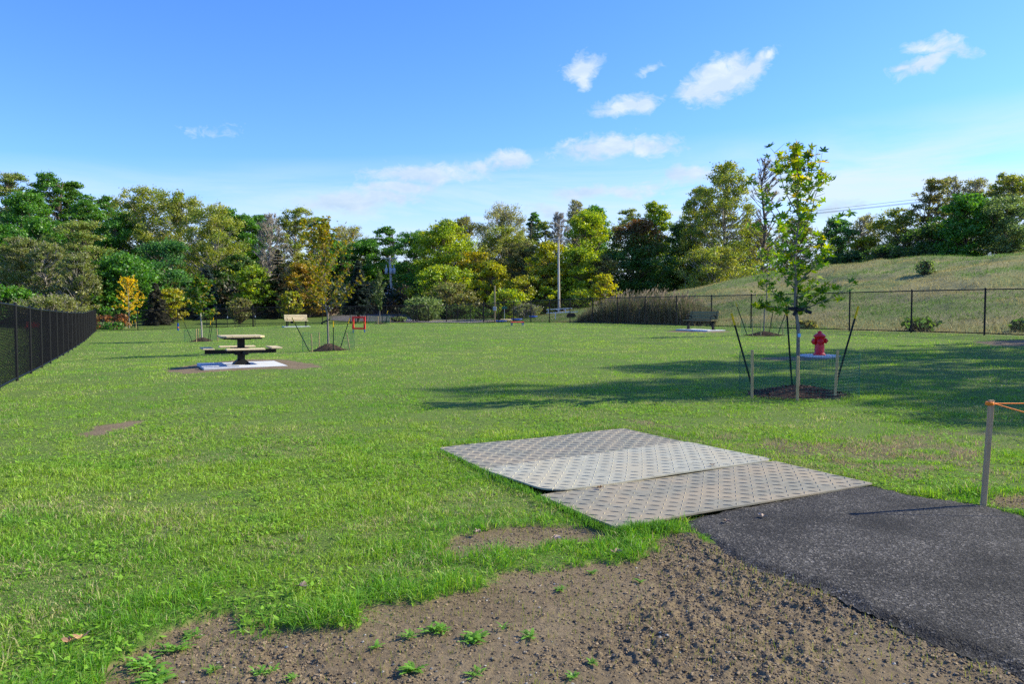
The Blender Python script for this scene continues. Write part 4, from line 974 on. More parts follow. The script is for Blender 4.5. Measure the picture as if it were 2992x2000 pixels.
def reeds():
    rg = np.random.default_rng(5); n = 15000; px = rg.uniform(1690, 2090, n); k = rg.uniform(0,1,n)
    V, L_, S_, Cc = [], [], [], []
    D = np.interp(px, [1690,1800,1900,2000,2090],[56,53,49.5,46.5,44.5]) + k*7; X = (px-CX)/F*D
    z = terrain(X, D, False)
    top = np.interp(px,[1690,1730,1790,1900,1990,2040,2090],[.5,1.1,1.6,1.8,1.6,1.2,.6])*rg.uniform(.45,1.15,n)*(.55+.9*fbm(X,D,.8,3,5))
    base = np.c_[X, D, z-.1]; b = rg.uniform(0,2*PI,n); ln = rg.uniform(.0,.35,n)*top
    tip = base + np.c_[np.cos(b)*ln, np.sin(b)*ln, top]
    w = rg.uniform(.012,.03,n); a = rg.uniform(0,2*PI,n); sx = np.c_[np.cos(a)*w, np.sin(a)*w, 0*a]
    mid = base + np.c_[np.cos(b)*ln*.3, np.sin(b)*ln*.3, top*.6]
    Vs = np.stack([base-sx, base+sx, mid+sx, mid-sx, tip],1)
    I = np.arange(n)[:,None]*5; loops = np.concatenate([I+[[0,1,2,3]], I+[[3,2,4]]],1).ravel(); sizes = np.tile([4,3],n)
    pal = np.array([(.15,.135,.07),(.11,.135,.045),(.20,.17,.105),(.075,.115,.03)]); col = pal[rg.integers(0,4,n)]*rg.uniform(.6,1.2,(n,1))
    # side leaves
    m = 26000; j = rg.integers(0,n,m); u = rg.uniform(.25,1.0,m); pos = base[j] + (tip[j]-base[j])*u[:,None]
    a = rg.uniform(0,2*PI,m); Ln = rg.uniform(.15,.4,m); d = np.c_[np.cos(a),np.sin(a),rg.uniform(-.2,.7,m)]*Ln[:,None]; sd = np.c_[-np.sin(a),np.cos(a),0*a]*.016
    V2 = np.stack([pos-sd,pos+sd,pos+d],1); o1 = len(Vs)*5; l2 = o1+np.arange(3*m); col2 = pal[rg.integers(0,4,m)]*rg.uniform(.7,1.4,(m,1))
    # plumes
    q = 700; j = rg.choice(np.where(top > 1.35)[0], q); pos = tip[j]; h = rg.uniform(.12,.26,q)
    w_ = h*.28; a = rg.uniform(0,2*PI,q); sd = np.c_[np.cos(a),np.sin(a),0*a]*w_[:,None]
    V3 = np.stack([pos-[0,0,.05],pos+sd+np.c_[0*h,0*h,h*.35],pos+np.c_[.05+0*h,0*h,h],pos-sd+np.c_[0*h,0*h,h*.35]],1); o2 = o1+3*m
    col3 = np.array([.25,.20,.12])*rg.uniform(.7,1.3,(q,1))
    o = mk('reeds', np.concatenate([Vs.reshape(-1,3),V2.reshape(-1,3),V3.reshape(-1,3)]), np.concatenate([loops,l2,o2+np.arange(4*q)]), np.concatenate([sizes,np.full(m,3),np.full(q,4)]), M_LEAF,
        tint=np.concatenate([np.repeat(col,5,0),np.repeat(col2,3,0),np.repeat(col3,4,0)]))
    tag(o, 'tall grey-brown reeds standing behind the fence', 'reeds', kind='stuff')
reeds()
# ------------------------------------------------------------------ young staked trees
def sapling(name, base, H, label, seed, nb, rmax, h0, cols, leaf, nleaf, shape='rhomb', elev=(.5,1.2), prof=None, trunk_r=.035, bark=None, extra=None, topcols=None, twig=3, lean=(0,0), leafmat=None):
    rg = np.random.default_rng(seed); root = empty(name, base, label=label, cat='young tree', group='young staked trees')
    sg = Seg(); m = 12; ht = np.linspace(0,1,m); wob = np.cumsum(rg.normal(0,.006*H,(m,2)),0); wob[:4] *= .3
    tp = np.c_[wob + np.outer(ht, lean), ht*H]; tr = trunk_r*(1-ht)**.9+.005; sg.path(list(tp), list(tr))
    anchors = []; prof = prof or (lambda f: math.sin(PI*(f*.85+.12))**.8)
    br = []
    for i in range(nb):
        f = (i+.5)/nb; hh = h0+(1-h0)*f*.86; az = i*2.399+rg.normal(0,.3); L = rmax*prof(f)*rg.uniform(.75,1.15)
        br.append((hh, az, L, elev[0]+(elev[1]-elev[0])*f+rg.normal(0,.08)))
    for e in (extra or []): br.append(e)
    for hh, az, L, el in br:
        k = hh*(m-1); a = int(min(k, m-2)); p0 = tp[a]+(tp[a+1]-tp[a])*(k-a)
        Lb = min(L/max(math.cos(el),.35), max((1.0-hh)*H*1.02, .25)); d = np.array([math.cos(az)*math.cos(el), math.sin(az)*math.cos(el), math.sin(el)]); pts = [p0]
        for q in range(1,6):
            d = d + rg.normal(0,.09,3) + [0,0,.05]; d /= np.linalg.norm(d); pts.append(pts[-1]+d*Lb/5)
        r0 = max(trunk_r*.38*(1-hh)+.006, .006); sg.path(pts, list(np.linspace(r0,.0025,6)))
        for q in range(1,6):
            anchors += [(pts[q], d), ((pts[q]+pts[q-1])/2, d)]
            if q >= 1:
                for w in range(twig if q > 1 else 1):
                    td = d*.6 + rand_dirs(1,rg)[0]*.8 + [0,0,.25]; td /= np.linalg.norm(td); tl = Lb*.28*rg.uniform(.5,1)
                    e = pts[q]+td*tl; sg.path([pts[q], e], [.004,.0018]); anchors += [(e, td), ((pts[q]+e)/2, td)]
    for q in range(6):
        f = 1-.07*q; k = f*(m-1); a = int(min(k,m-2)); anchors.append((tp[a]+(tp[a+1]-tp[a])*(k-a), np.array([0,0,1.])))
    sg.build('trunk', bark or M_YBARK, root, 6)
    A = np.array([x[0] for x in anchors]); pick = rg.integers(0, len(A), nleaf); pos = A[pick] + rand_dirs(nleaf, rg)*leaf*.5 + [0,0,-.2*leaf]
    nrm = rand_dirs(nleaf, rg)*.7 + [-.1,0,.75]; nrm /= np.linalg.norm(nrm,axis=1)[:,None]
    cols = np.array(cols); col = cols[rg.integers(0,len(cols),nleaf)]
    if topcols is not None:
        k = rg.random(nleaf) < sstep(.5,1.0,pos[:,2]/H)*.42; tc_ = np.array(topcols); col = np.where(k[:,None], tc_[rg.integers(0,len(tc_),nleaf)], col)
    col = col*rg.uniform(.75,1.3,(nleaf,1)); size = leaf*rg.uniform(.6,1.2,nleaf)
    if shape == 'rhomb':
        V, l, s = leaf_quads(pos, nrm, size, rg); k = 4
    else:
        a = rand_dirs(nleaf, rg)+[0,0,-.6]; x = np.cross(nrm, a); x /= np.linalg.norm(x,axis=1)[:,None]; y = np.cross(nrm, x)
        lb = np.r_[LB, [[0,0]]]; n = len(LB)
        fold = np.abs(lb[:,0])*.45 - (lb[:,1]**2)*.18
        V = pos[:,None] + size[:,None,None]*(x[:,None]*lb[None,:,:1] + y[:,None]*lb[None,:,1:2] + nrm[:,None]*fold[None,:,None]*rg.uniform(.2,1.3,(nleaf,1,1)))
        f = np.array([(n,i,(i+1)%n) for i in range(n)]); l = ((np.arange(nleaf)*(n+1))[:,None,None]+f[None]).ravel(); s = np.full(nleaf*n,3); V = V.reshape(-1,3); k = n+1
    mk('crown', V, l, s, M_LEAF, root, tint=np.repeat(col[:,None],k,1).reshape(-1,3))
    return root
def mound(c, r, h, label, seed, name='mulch_mound'):
    rg = np.random.default_rng(seed); nr_, na_ = 26, 72; V = []; 
    for i in range(nr_+1):
        f = i/nr_
        for j in range(na_):
            a = 2*PI*j/na_; R = r*f*(1+.08*math.sin(a*3+seed)+.05*math.sin(a*5))
            x, y = R*math.cos(a), R*math.sin(a)
            V.append((x, y, tz(c[0]+x, c[1]+y, False)-c[2] + h*(math.cos(PI*f)*.5+.5) + (.02*float(fbm(np.array([x+9]),np.array([y+9]),9,3,seed)[0])-.01)*(1-f*f) - .012*(f > .97)))
    fc = [(i*na_+j, i*na_+(j+1)%na_, (i+1)*na_+(j+1)%na_, (i+1)*na_+j) for i in range(nr_) for j in range(na_)]
    V = np.array(V); F2 = np.array(fc)
    # chips
    n = int(1500*r*r); f = np.sqrt(rg.uniform(0,1.08,n)); a = rg.uniform(0,2*PI,n); x, y = r*f*np.cos(a), r*f*np.sin(a)
    z = terrain(c[0]+x, c[1]+y, False)-c[2] + h*(np.cos(PI*np.minimum(f,1))*.5+.5)+.008
    pos = np.c_[x,y,z]; nrm = rand_dirs(n,rg)*.6+[0,0,.7]; nrm /= np.linalg.norm(nrm,axis=1)[:,None]
    Vq, l, s = leaf_quads(pos, nrm, rg.uniform(.015,.04,n), rg, .35)
    tint = np.r_[np.tile([.05,.03,.02],(len(V),1)), np.repeat((np.array([.13,.075,.05])*rg.uniform(.35,1.7,(n,1)))[:,None],4,1).reshape(-1,3)]
    o = mk(name, np.r_[V, Vq], np.r_[F2.ravel(), l+len(V)], np.r_[np.full(len(F2),4), s], M_CHIP, tint=tint)
    o.location = Vector(c); tag(o, label, 'mulch mound', 'bark mulch mounds under the young trees')
def tpost(b, t, label, ylen=.22, r=.016):
    """studded steel T-post with a yellow painted head"""
    b = np.array(b, float); t = np.array(t, float); L = np.linalg.norm(t-b); root = empty('metal_stake', b, label=label, cat='metal stake', group='steel stakes round the young trees')
    d = (t-b)/L; cut = d*(L-ylen); low = -d*.05; m = MB(); m.beam(low, cut, r*2.3, .006); m.beam(low, cut, .006, r*2.0)
    for k in range(int(L/.055)):
        q = d*(.05+k*.055)
        if (.05+k*.055) < L-ylen-.02: m.box(q+np.array([0,-r*.6,0]), (r*.9,.012,.012))
    m.build('post', M_TPOST, root); m2 = MB(); m2.beam(cut+d*.0005, d*L, r*2.5, .008); m2.beam(cut+d*.0005, d*L, .008, r*2.2); m2.build('yellow_tip', M_YEL, root)
def wstake(b, t, label, w=.036, m=None, group='wooden stakes holding the guard nets'):
    b = np.array(b,float); t = np.array(t,float); mb = MB(); mb.beam(np.array([0,0,-.04]), t-b, w, w*.6, up=(0,1,0), ch=.003); o = mb.build('wooden_stake', m or M_STAKE); o.location = Vector(b)
    tag(o, label, 'wooden stake', group)
def cage(c, r, h, label, seed=0, sq=.052, wire=.0013):
    rg = np.random.default_rng(seed); n = int(2*PI*r/sq); sg = Seg(); nz = int(h/sq)
    th = np.linspace(0,2*PI,n+1)[:-1]; rr = r*(1+.03*np.sin(th*3+seed)+.02*np.sin(th*7)); zt = h*(1+.03*np.sin(th*4+seed)); 
    gx, gy = rr*np.cos(th), rr*np.sin(th); gz = terrain(c[0]+gx, c[1]+gy, False)-c[2]
    A = np.stack([gx,gy,gz],-1)
    for i in range(n): sg.add(A[i], A[i]+[0,0,zt[i]], wire, wire)
    for k in range(nz+1):
        zz = k*sq
        for i in range(n):
            j = (i+1)%n; sg.add(A[i]+[0,0,min(zz,zt[i])], A[j]+[0,0,min(zz,zt[j])], wire*1.1, wire*1.1)
    o = sg.build('guard_net', M_GREENMESH, None, 3); o.location = Vector(c); tag(o, label, 'guard net', 'green guard nets round the young trees')
def strap(c, arms, label):
    """flat black webbing looped round the trunk with loose tails"""
    m = MB(); c = np.array(c, float); m.lathe((0,0,-.03), [(.038,0),(.045,.01),(.045,.05),(.038,.06)], 12)
    for dx, dy, dz in arms:
        e = np.array([dx,dy,dz]); k = e*.5+np.array([0,0,.01]); m.beam((0,0,.02), k, .05, .006, up=(0,-1,.3)); m.beam(k*.98, e, .055, .006, up=(0,-1,.2))
    o = m.build('tree_strap', M_BLACKMETAL); o.location = Vector(c); tag(o, label, 'strap', 'black tie straps on the young trunks')
def pick(x, y, D, zfix=None):
    p = at(x, y, D); 
    if zfix: p[2] = tz(p[0], p[1], False)
    return p
def gnd(x, D): X = (x-CX)/F*D; return np.array([X, D, tz(X, D, False)])
# main tree
cM = STN['main'].copy(); cM[2] = tz(cM[0], cM[1], False)
mound(cM, .88, .15, 'dark bark mulch mound under the big young maple', 3)
GRN = [(.10,.22,.014),(.14,.28,.018),(.19,.33,.02),(.06,.15,.018),(.28,.36,.025)]
sapling('young_tree', cM, 4.22, 'tallest-looking young maple with lobed green leaves, staked near the hydrant', 21, 26, .74, .33, GRN, .114, 800, 'maple', (.45,1.12),
    prof=lambda f: (.80+.30*math.sin(PI*(f*.9+.05))) if f < .62 else max(1.0-.50*(f-.62)/.38, .45), trunk_r=.031, topcols=[(.48,.44,.02),(.50,.38,.02),(.34,.38,.02),(.30,.38,.02)],
    extra=[(.335,.1,1.05,.28),(.34,2.9,.55,.35),(.45,.4,.75,.6)], twig=2)
m_ = MB(); m_.box((-.02,-.05,1.02), (.05,.005,.06)); 
t1 = [o for o in C.objects if o.name == 'young_tree'][0]; m_.build('tag', M_LABEL, t1)
A = lambda x, D: gnd(x, D)
tpost(A(2206,13.3), at(2137,915,13.3), 'steel stake leaning outward on the picnic-table side of the maple mound')
tpost(A(2318,13.95), at(2297,888,13.95), 'steel stake standing behind the trunk of the maple by the hydrant')
tpost(A(2438,13.1), at(2508,895,13.1), 'steel stake leaning outward on the hydrant side of the maple mound')
wstake(A(2200,12.75), at(2198,1023,12.75), 'wooden stake in the net beside the outward-leaning steel stake of the maple', .042)
wstake(A(2333,12.25), at(2332,1042,12.25), 'wooden stake standing directly in front of the maple trunk', .042)
wstake(A(2443,12.7), at(2448,1024,12.7), 'wooden stake in the net on the hydrant side of the maple', .042)
cage(cM, .97, .73, 'green guard net round the maple near the hydrant', 1)
strap(at(2333,905,13.2), [(-.17,.02,.02),(.22,-.02,-.06),(-.10,-.03,-.10)], 'black strap on the trunk of the maple near the hydrant')
# second right tree
c4 = STN['s4'].copy(); c4[2] = tz(c4[0],c4[1],False)
mound(c4, .80, .16, 'reddish mulch mound behind the maple, close to the far fence', 5)
sapling('young_tree', c4, 3.6, 'young maple partly hidden behind the bigger one, near the far fence', 31, 18, .95, .36, GRN, .085, 560, 'maple', (.3,1.1), trunk_r=.03, twig=2)
tpost(A(2184,32.2), at(2149,884,32.2), 'steel stake leaning towards the bench at the hidden young maple', .2)
tpost(A(2247,32.4), at(2261,897,32.4), 'short-looking steel stake right beside the hidden maple trunk', .2)
tpost(A(2272,31.5), at(2299,905,31.5), 'steel stake of the hidden maple crossing behind the big maple stake', .2)
wstake(A(2199,31.7), at(2200,931,31.7), 'wooden stake on the bench side of the hidden young maple'); wstake(A(2224,31.2), at(2224,935,31.2), 'wooden stake in front of the hidden young maple trunk'); wstake(A(2288,31.7), at(2287,950,31.7), 'wooden stake on the hydrant side of the hidden young maple')
cage(c4, .93, .72, 'green guard net round the hidden young maple near the far fence', 2, .075, .002)
strap(at(2234,895,32.2), [(-.2,.02,-.04),(.2,-.02,-.10)], 'black strap on the trunk of the hidden young maple')
# amber tree
c2 = STN['s2'].copy(); c2[2] = tz(c2[0],c2[1],False)
mound(c2, .72, .26, 'mulch mound under the amber-leaved young tree', 7)
AMB = [(.38,.33,.02),(.30,.29,.02),(.24,.27,.025),(.38,.28,.02),(.17,.22,.02),(.30,.20,.03)]
sapling('young_tree', c2, 4.85, 'young amber-leaved tree in a netted ring beyond the picnic table', 41, 34, 1.10, .30, AMB, .066, 3600, 'rhomb', (.45,1.3),
    prof=lambda f: (1.0 if f < .55 else max(1.0-1.0*(f-.55)/.45,.12)), trunk_r=.04, twig=3, extra=[(.33,.15,1.5,.55),(.34,3.0,1.2,.5)])
tpost(A(903,28.6), at(853,929,28.6), 'steel stake leaning over the bench side of the amber tree', .22); tpost(A(973,28.2), at(974,939,28.2), 'upright steel stake just right of the amber tree trunk', .22); tpost(A(992,28.9), at(1022,930,28.9), 'steel stake of the amber tree leaning towards the red frame', .22)
wstake(A(911,27.9), at(909,975,27.9), 'wooden stake at the picnic table side of the amber tree'); wstake(A(932,29.4), at(932,972,29.4), 'wooden stake behind the mulch of the amber tree'); wstake(A(1022,28.4), at(1013,974,28.4), 'wooden stake of the amber tree leaning below the red frame')
cage(c2, .94, .72, 'green guard net round the amber-leaved young tree', 3, .075, .002)
strap(at(955,938,28.7), [(-.22,0,-.10),(.12,0,.05)], 'black strap on the trunk of the amber-leaved young tree')
# green cone tree at left
c3 = STN['s3'].copy(); c3[2] = tz(c3[0],c3[1],False)
mound(c3, .66, .22, 'mulch mound under the young green tree nearest the left fence', 9)
sapling('young_tree', c3, 3.75, 'dense young green tree with orange tints, nearest the long left fence', 51, 30, .82, .36, [(.07,.17,.02),(.10,.20,.02),(.05,.13,.02),(.30,.24,.02),(.12,.22,.02)], .095, 2600, 'rhomb', (.25,1.2), prof=lambda f: 1.15*(1-f)**.55+.08, trunk_r=.045, twig=3, bark=M_PALEBARK)
tpost(A(561,43.6), at(532,929,43.6), 'steel stake of the young green tree leaning towards the long fence', .25); tpost(A(607,43.5), at(616,937,43.5), 'lower steel stake right of the young green tree trunk', .25); tpost(A(612,44.6), at(624,928,44.6), 'higher steel stake right of the young green tree trunk', .25)
wstake(A(573,43), at(573,962,43), 'thin wooden stake left of the young green tree trunk', .045); wstake(A(578,44.8), at(578,961,44.8), 'pale wooden stake against the young green tree trunk', .06); wstake(A(636,43.6), at(633,961,43.6), 'wooden stake right of the young green tree mound', .045)
cage(c3, .92, .72, 'green guard net round the young green tree nearest the left fence', 4, .1, .003)
strap(at(581,932,44), [(-.22,0,-.08),(.15,0,-.1)], 'black strap on the trunk of the young green tree')
# pale narrow tree by the pole
c5 = STN['s5'].copy(); c5[2] = tz(c5[0],c5[1],False)
mound(c5, .75, .12, 'mulch mound under the pale narrow tree beside the pole', 11)
sapling('young_tree', c5, 4.7, 'pale green narrow young tree beside the pole with transformers', 61, 26, .42, .25, [(.13,.19,.06),(.10,.16,.04),(.17,.22,.08)], .10, 1300, 'rhomb', (.8,1.35), prof=lambda f: math.sin(PI*(f*.85+.1))**.7, trunk_r=.04, twig=2)
tpost(A(1126,68.6), at(1133,908,68.6), 'steel stake of the pale narrow tree beside the pole', .3, .025); wstake(A(1104,68), at(1104,925,68), 'wooden stake left of the pale narrow tree', .09); wstake(A(1140,68.8), at(1140,930,68.8), 'wooden stake between the pale narrow tree and the pole', .05)
cage(c5, .93, .72, 'green guard net round the pale narrow tree', 5, .12, .004)
# golden sapling beyond the fence
c6 = gnd(377, 72)
sapling('young_tree', c6, 4.75, 'bright golden sapling outside the fence corner', 71, 24, 1.25, .26, [(.75,.56,.015),(.80,.62,.02),(.65,.48,.02)], .10, 1500, 'rhomb', (.2,1.2), prof=lambda f: math.sin(PI*(f*.8+.18))**.8, trunk_r=.05, bark=M_PALEBARK, twig=2)
tpost(A(358,71.5), at(347,937,71.5), 'steel stake left of the golden sapling', .25, .025); tpost(A(385,72), at(387,938,72), 'steel stake just right of the golden sapling', .3, .025); tpost(A(393,73), at(395,935,73), 'farther steel stake right of the golden sapling', .3, .025)
wstake(A(360,71.2), at(360,946,71.2), 'wooden stake left of the golden sapling', .07); wstake(A(370,71.2), at(370,946,71.2), 'wooden stake close to the golden sapling trunk', .07); wstake(A(397,71.6), at(397,942,71.6), 'wooden stake right of the golden sapling', .07)
print('saplings', time.time()-T0)
# ------------------------------------------------------------------ chain-link fences
FH = 1.70
def fence(s0, t0, s1, t1, sp, label, midrail=False, thick=(), bend=None, pr=.028, wr=.0026, cell=.058, first=0, z_off=0, H=FH):
    x0, y0 = xy(s0, t0); root = empty('chain_link_fence', (x0, y0, 0), label=label, cat='fence', group='black chain-link fences round the field')
    L = math.hypot(s1-s0, t1-t0); n = int(round(L/sp)); 
    def P(u): 
        s, t = s0+(s1-s0)*u, t0+(t1-t0)*u; x, y = xy(s, t); return np.array([x-x0, y-y0, tz(x, y, False)])
    for i in range(n+1):
        p = P(i/n); r = pr*(1.6 if i in thick else 1); hh = H+(.14 if i in thick else .02); m = MB(); m.tube([p-[0,0,.1], p+[0,0,hh]], r, 8); m.lathe(p+[0,0,hh], [(r*1.15,0),(r*1.1,.02),(r*.4,.04)], 8); m.build('post', M_BLACKMETAL, root)
    k = n*2
    m = MB(); m.tube([P(i/k)+[0,0,H-.01] for i in range(k+1)], .021, 6); m.build('top_rail', M_BLACKMETAL, root)
    m = MB(); m.tube([P(i/k)+[0,0,.07] for i in range(k+1)], .019, 6); m.build('bottom_rail', M_BLACKMETAL, root)
    if midrail: m = MB(); m.tube([P(i/k)+[0,0,H*.55] for i in range(k+1)], .017, 6); m.build('middle_rail', M_BLACKMETAL, root)
    # woven fabric: two families of slanting wires
    nw = int(L/cell); hgt = H-.10; sh = hgt/L; sg = Seg()
    U0 = np.arange(-int(hgt/cell)-1, nw+1)*cell
    def line(ua, ub, za, zb, side):
        # clip to 0..L
        a, b = ua, ub
        if max(a,b) <= 0 or min(a,b) >= L: return
        f0, f1 = 0., 1.
        if a < 0: f0 = -a/(b-a)
        if b > L: f1 = (L-a)/(b-a)
        if a > L: f0 = (L-a)/(b-a)
        if b < 0: f1 = -a/(b-a)
        pa, pb = P((a+(b-a)*f0)/L), P((a+(b-a)*f1)/L); pa[2] += .09+(za+(zb-za)*f0); pb[2] += .09+(za+(zb-za)*f1)
        off = np.array([0,0,0]); sg.add(pa+off, pb+off, wr, wr)
    for u in U0:
        line(u, u+hgt, 0, hgt, 1); line(u+hgt, u, 0, hgt, -1)
    sg.build('chain_link_mesh', M_BLACK, root, 3)
    return root
fence(-30.5, -3.6, -30.5, 52.6, 2.81, 'long black chain-link fence running away along the left of the field', pr=.032, wr=.0030, cell=.062)
fence(-30.5, 52.6, 0, 52.6, 3.05, 'black chain-link fence across the far left end of the field', midrail=False, thick=(3,4), pr=.036, cell=.07, wr=.0045)
fence(0, 52.6, 0, -12.6, 2.96, 'black chain-link fence along the right side below the grassy slope', thick=(0,3), pr=.034, cell=.065, wr=.0030)
fence(-8.6, 56.5, -.4, 56.5, 1.5, 'short inner fence of the entrance pen behind the far corner', pr=.03, cell=.09, wr=.004)
# gate with frame and middle rail
def gate(sA, sB, label):
    xa, ya = xy(sA, 52.4); za = tz(xa, ya, False); root = empty('chain_link_gate', (xa, ya, za), FROT, label=label, cat='gate'); w = sB-sA
    m = MB()
    for zz in (.1, .92, 1.62): m.tube([(0.05,-.02,zz),(w-.05,-.02,zz)], .022, 6)
    for xx in (.05, w-.05): m.tube([(xx,-.02,.1),(xx,-.02,1.62)], .022, 6)
    m.build('frame', M_BLACKMETAL, root); sg = Seg()
    for u in np.arange(-1.5, w, .08):
        for d in (1,-1):
            a, b = (u, u+1.5) if d > 0 else (u+1.5, u); f0 = max(0, min(1, (0.05-a)/(b-a) if b != a else 0)); 
            t0_, t1_ = sorted([(.05-a)/(b-a), (w-.05-a)/(b-a)]); t0_, t1_ = max(t0_,0), min(t1_,1)
            if t0_ < t1_: sg.add(np.array([a+(b-a)*t0_,-.02,.11+1.5*t0_]), np.array([a+(b-a)*t1_,-.02,.11+1.5*t1_]), .0032,.0032)
    sg.build('chain_link_mesh', M_BLACK, root, 3); m = MB(); m.box((w-.05,-.08,.95),(.06,.08,.14)); m.build('latch', M_GALV, root)
gate(-19.9, -18.1, 'narrow black gate leaf in the far left fence, left of the bench'); gate(-22.2, -20.4, 'second gate leaf left of the narrow one in the far left fence')
print('fences', time.time()-T0)
# ------------------------------------------------------------------ slabs and furniture
def slab(poly, c, z, label, dz=.05):
    m = MB(); q = (np.array(poly)-c[:2]).tolist(); m.prism(q, -.06, dz); o = m.build('concrete_slab', M_CONC); o.location = (c[0], c[1], z)
    bv = o.modifiers.new('b', 'BEVEL'); bv.width = .008; bv.segments = 2
    tag(o, label, 'slab', 'concrete slabs under the park furniture')
# table
tc = slabT.copy(); tc[2] = tz(tc[0], tc[1], False); slab(slab1, tc, tc[2], 'pale square concrete slab under the picnic table', .035)
T = empty('picnic_table', (tc[0], tc[1], tc[2]+.037), FROT, label='square pedestal picnic table with yellow wooden top and four seats on black steel arms', cat='picnic table')
m = MB()
for sx, sy in ((1,1),(1,-1),(-1,1),(-1,-1)): pass
v = []; hw_ = .205
m.prism([(-hw_,-hw_),(hw_,-hw_),(hw_,hw_),(-hw_,hw_)], 0, .012)
for a in range(4):
    R_ = rotz(a*PI/2+PI/4); q = np.array([(.07,-.006,.012),(.27,-.006,.012),(.27,-.006,.03),(.07,-.006,.17),(.07,.006,.012),(.27,.006,.012),(.27,.006,.03),(.07,.006,.17)]) @ R_.T
    m.add(q, [(0,1,2,3),(7,6,5,4),(0,4,5,1),(1,5,6,2),(2,6,7,3),(3,7,4,0)])
# pyramid skirt
q = np.array([(-hw_*.95,-hw_*.95,.013),(hw_*.95,-hw_*.95,.013),(hw_*.95,hw_*.95,.013),(-hw_*.95,hw_*.95,.013),(-.09,-.09,.13),(.09,-.09,.13),(.09,.09,.13),(-.09,.09,.13)]); m.add(q, [(0,1,5,4),(1,2,6,5),(2,3,7,6),(3,0,4,7),(4,5,6,7),(3,2,1,0)])
m.build('base', M_BLACKMETAL, T)
m = MB(); m.box((0,0,.398), (.175,.175,.56), ch=.012); m.box((0,0,.345),(.34,.34,.19), ch=.01); m.build('column', M_BLACKMETAL, T)
m = MB(); m.box((0,0,.690), (.93,.93,.045), ch=.005); m.box((0,0,.655),(.5,.08,.03)); m.build('top_frame', M_BLACKMETAL, T)
for i in range(4):
    m = MB(); x = (i-1.5)*.268; hw2 = .131; e = .535
    if i == 0: poly = [(x+hw2,-e),(x+hw2,e),(x-hw2+.12,e),(x-hw2,e-.12),(x-hw2,-e+.12),(x-hw2+.12,-e)][::-1]
    elif i == 3: poly = [(x-hw2,-e),(x+hw2-.12,-e),(x+hw2,-e+.12),(x+hw2,e-.12),(x+hw2-.12,e),(x-hw2,e)]
    else: poly = [(x-hw2,-e),(x+hw2,-e),(x+hw2,e),(x-hw2,e)]
    m.prism(poly, .714, .754+.002*(i%2)); m.build('table_plank', M_LUMBERY, T)
for a in range(4):
    R_ = rotz(a*PI/2)
    m = MB(); m.box(np.array([.50,0,.385]) @ R_.T, (.78,.05,.006) , R_); m.box(np.array([.50,0,.288]) @ R_.T, (.78,.05,.006), R_); m.box(np.array([.50,0,.336]) @ R_.T, (.78,.008,.092), R_); m.box(np.array([.82,0,.397]) @ R_.T, (.2,.34,.018), R_); m.build('arm', M_BLACKMETAL, T)
    m = MB(); m.box(np.array([.83,0,.427]) @ R_.T, (.27,.92,.04), R_, ch=.008); o = m.build('seat', M_LUMBERY if a % 2 == 0 else M_LUMBERX, T); 
# benches
def bench(c, rz, label, ring, L=1.83):
    WB = M_SHADEWOOD if ring else M_LUMBERX
    z = tz(c[0], c[1], False); B = empty('park_bench', (c[0], c[1], z+.045), rz, label=label, cat='bench')   # faces local -Y
    for i in range(4):
        m = MB(); m.box((0, -.22+i*.115, .44+.004*i), (L,.10,.036), ch=.006); m.build('seat_slat', WB, B)
    for i in range(4 if not ring else 3):
        m = MB(); k = .56+i*(.112 if not ring else .13); m.box((0, .215+.22*(k-.5), k), (L,.032,.095 if not ring else .115), rotx(-.22), ch=.006); m.build('backrest_slat', WB, B)
    for sx in (-1, 1):
        x = sx*(L/2-.16) if not ring else sx*(L/2-.13)
        m = MB()
        if ring:
            m.box((x,.02,.20),(.09,.09,.40)); m.box((x,.02,.008),(.2,.2,.014)); m.beam((x,-.22,.405),(x,.24,.425),.05,.03)
            m.tube([(x,.02+.20*math.cos(a),.50+.20*math.sin(a)) for a in np.linspace(0,2*PI,25)], .020, 6, False); m.beam((x,.21,.42),(x,.305,.92),.05,.02,up=(1,0,0))
        else:
            m.box((x,-.17,.215),(.05,.06,.43)); m.box((x,.20,.215),(.05,.06,.43)); m.beam((x,-.26,.405),(x,.24,.41),.05,.03); m.beam((x,.21,.41),(x,.325,.95),.05,.03,up=(1,0,0))
            m.tube([(x,-.2,.42),(x,-.22,.60),(x,-.15,.66),(x,.22,.66)], .016, 6)
        m.build('end_frame', M_BLACKMETAL, B)
for k_, (c_, z_) in enumerate(((bL,0),(bR,0))): c_[2] = tz(c_[0], c_[1], False)
slab(slab2, bL, bL[2], 'thin concrete slab under the yellow bench by the far fence'); slab(slab3, bR, bR[2], 'pale concrete slab under the ring-armed bench')
bench(bL, FROT, 'yellow slatted wooden bench in front of the far left fence', False)
bench(bR, FROT - PI/2 + .12, 'wooden bench with black ring armrests before the right fence', True)
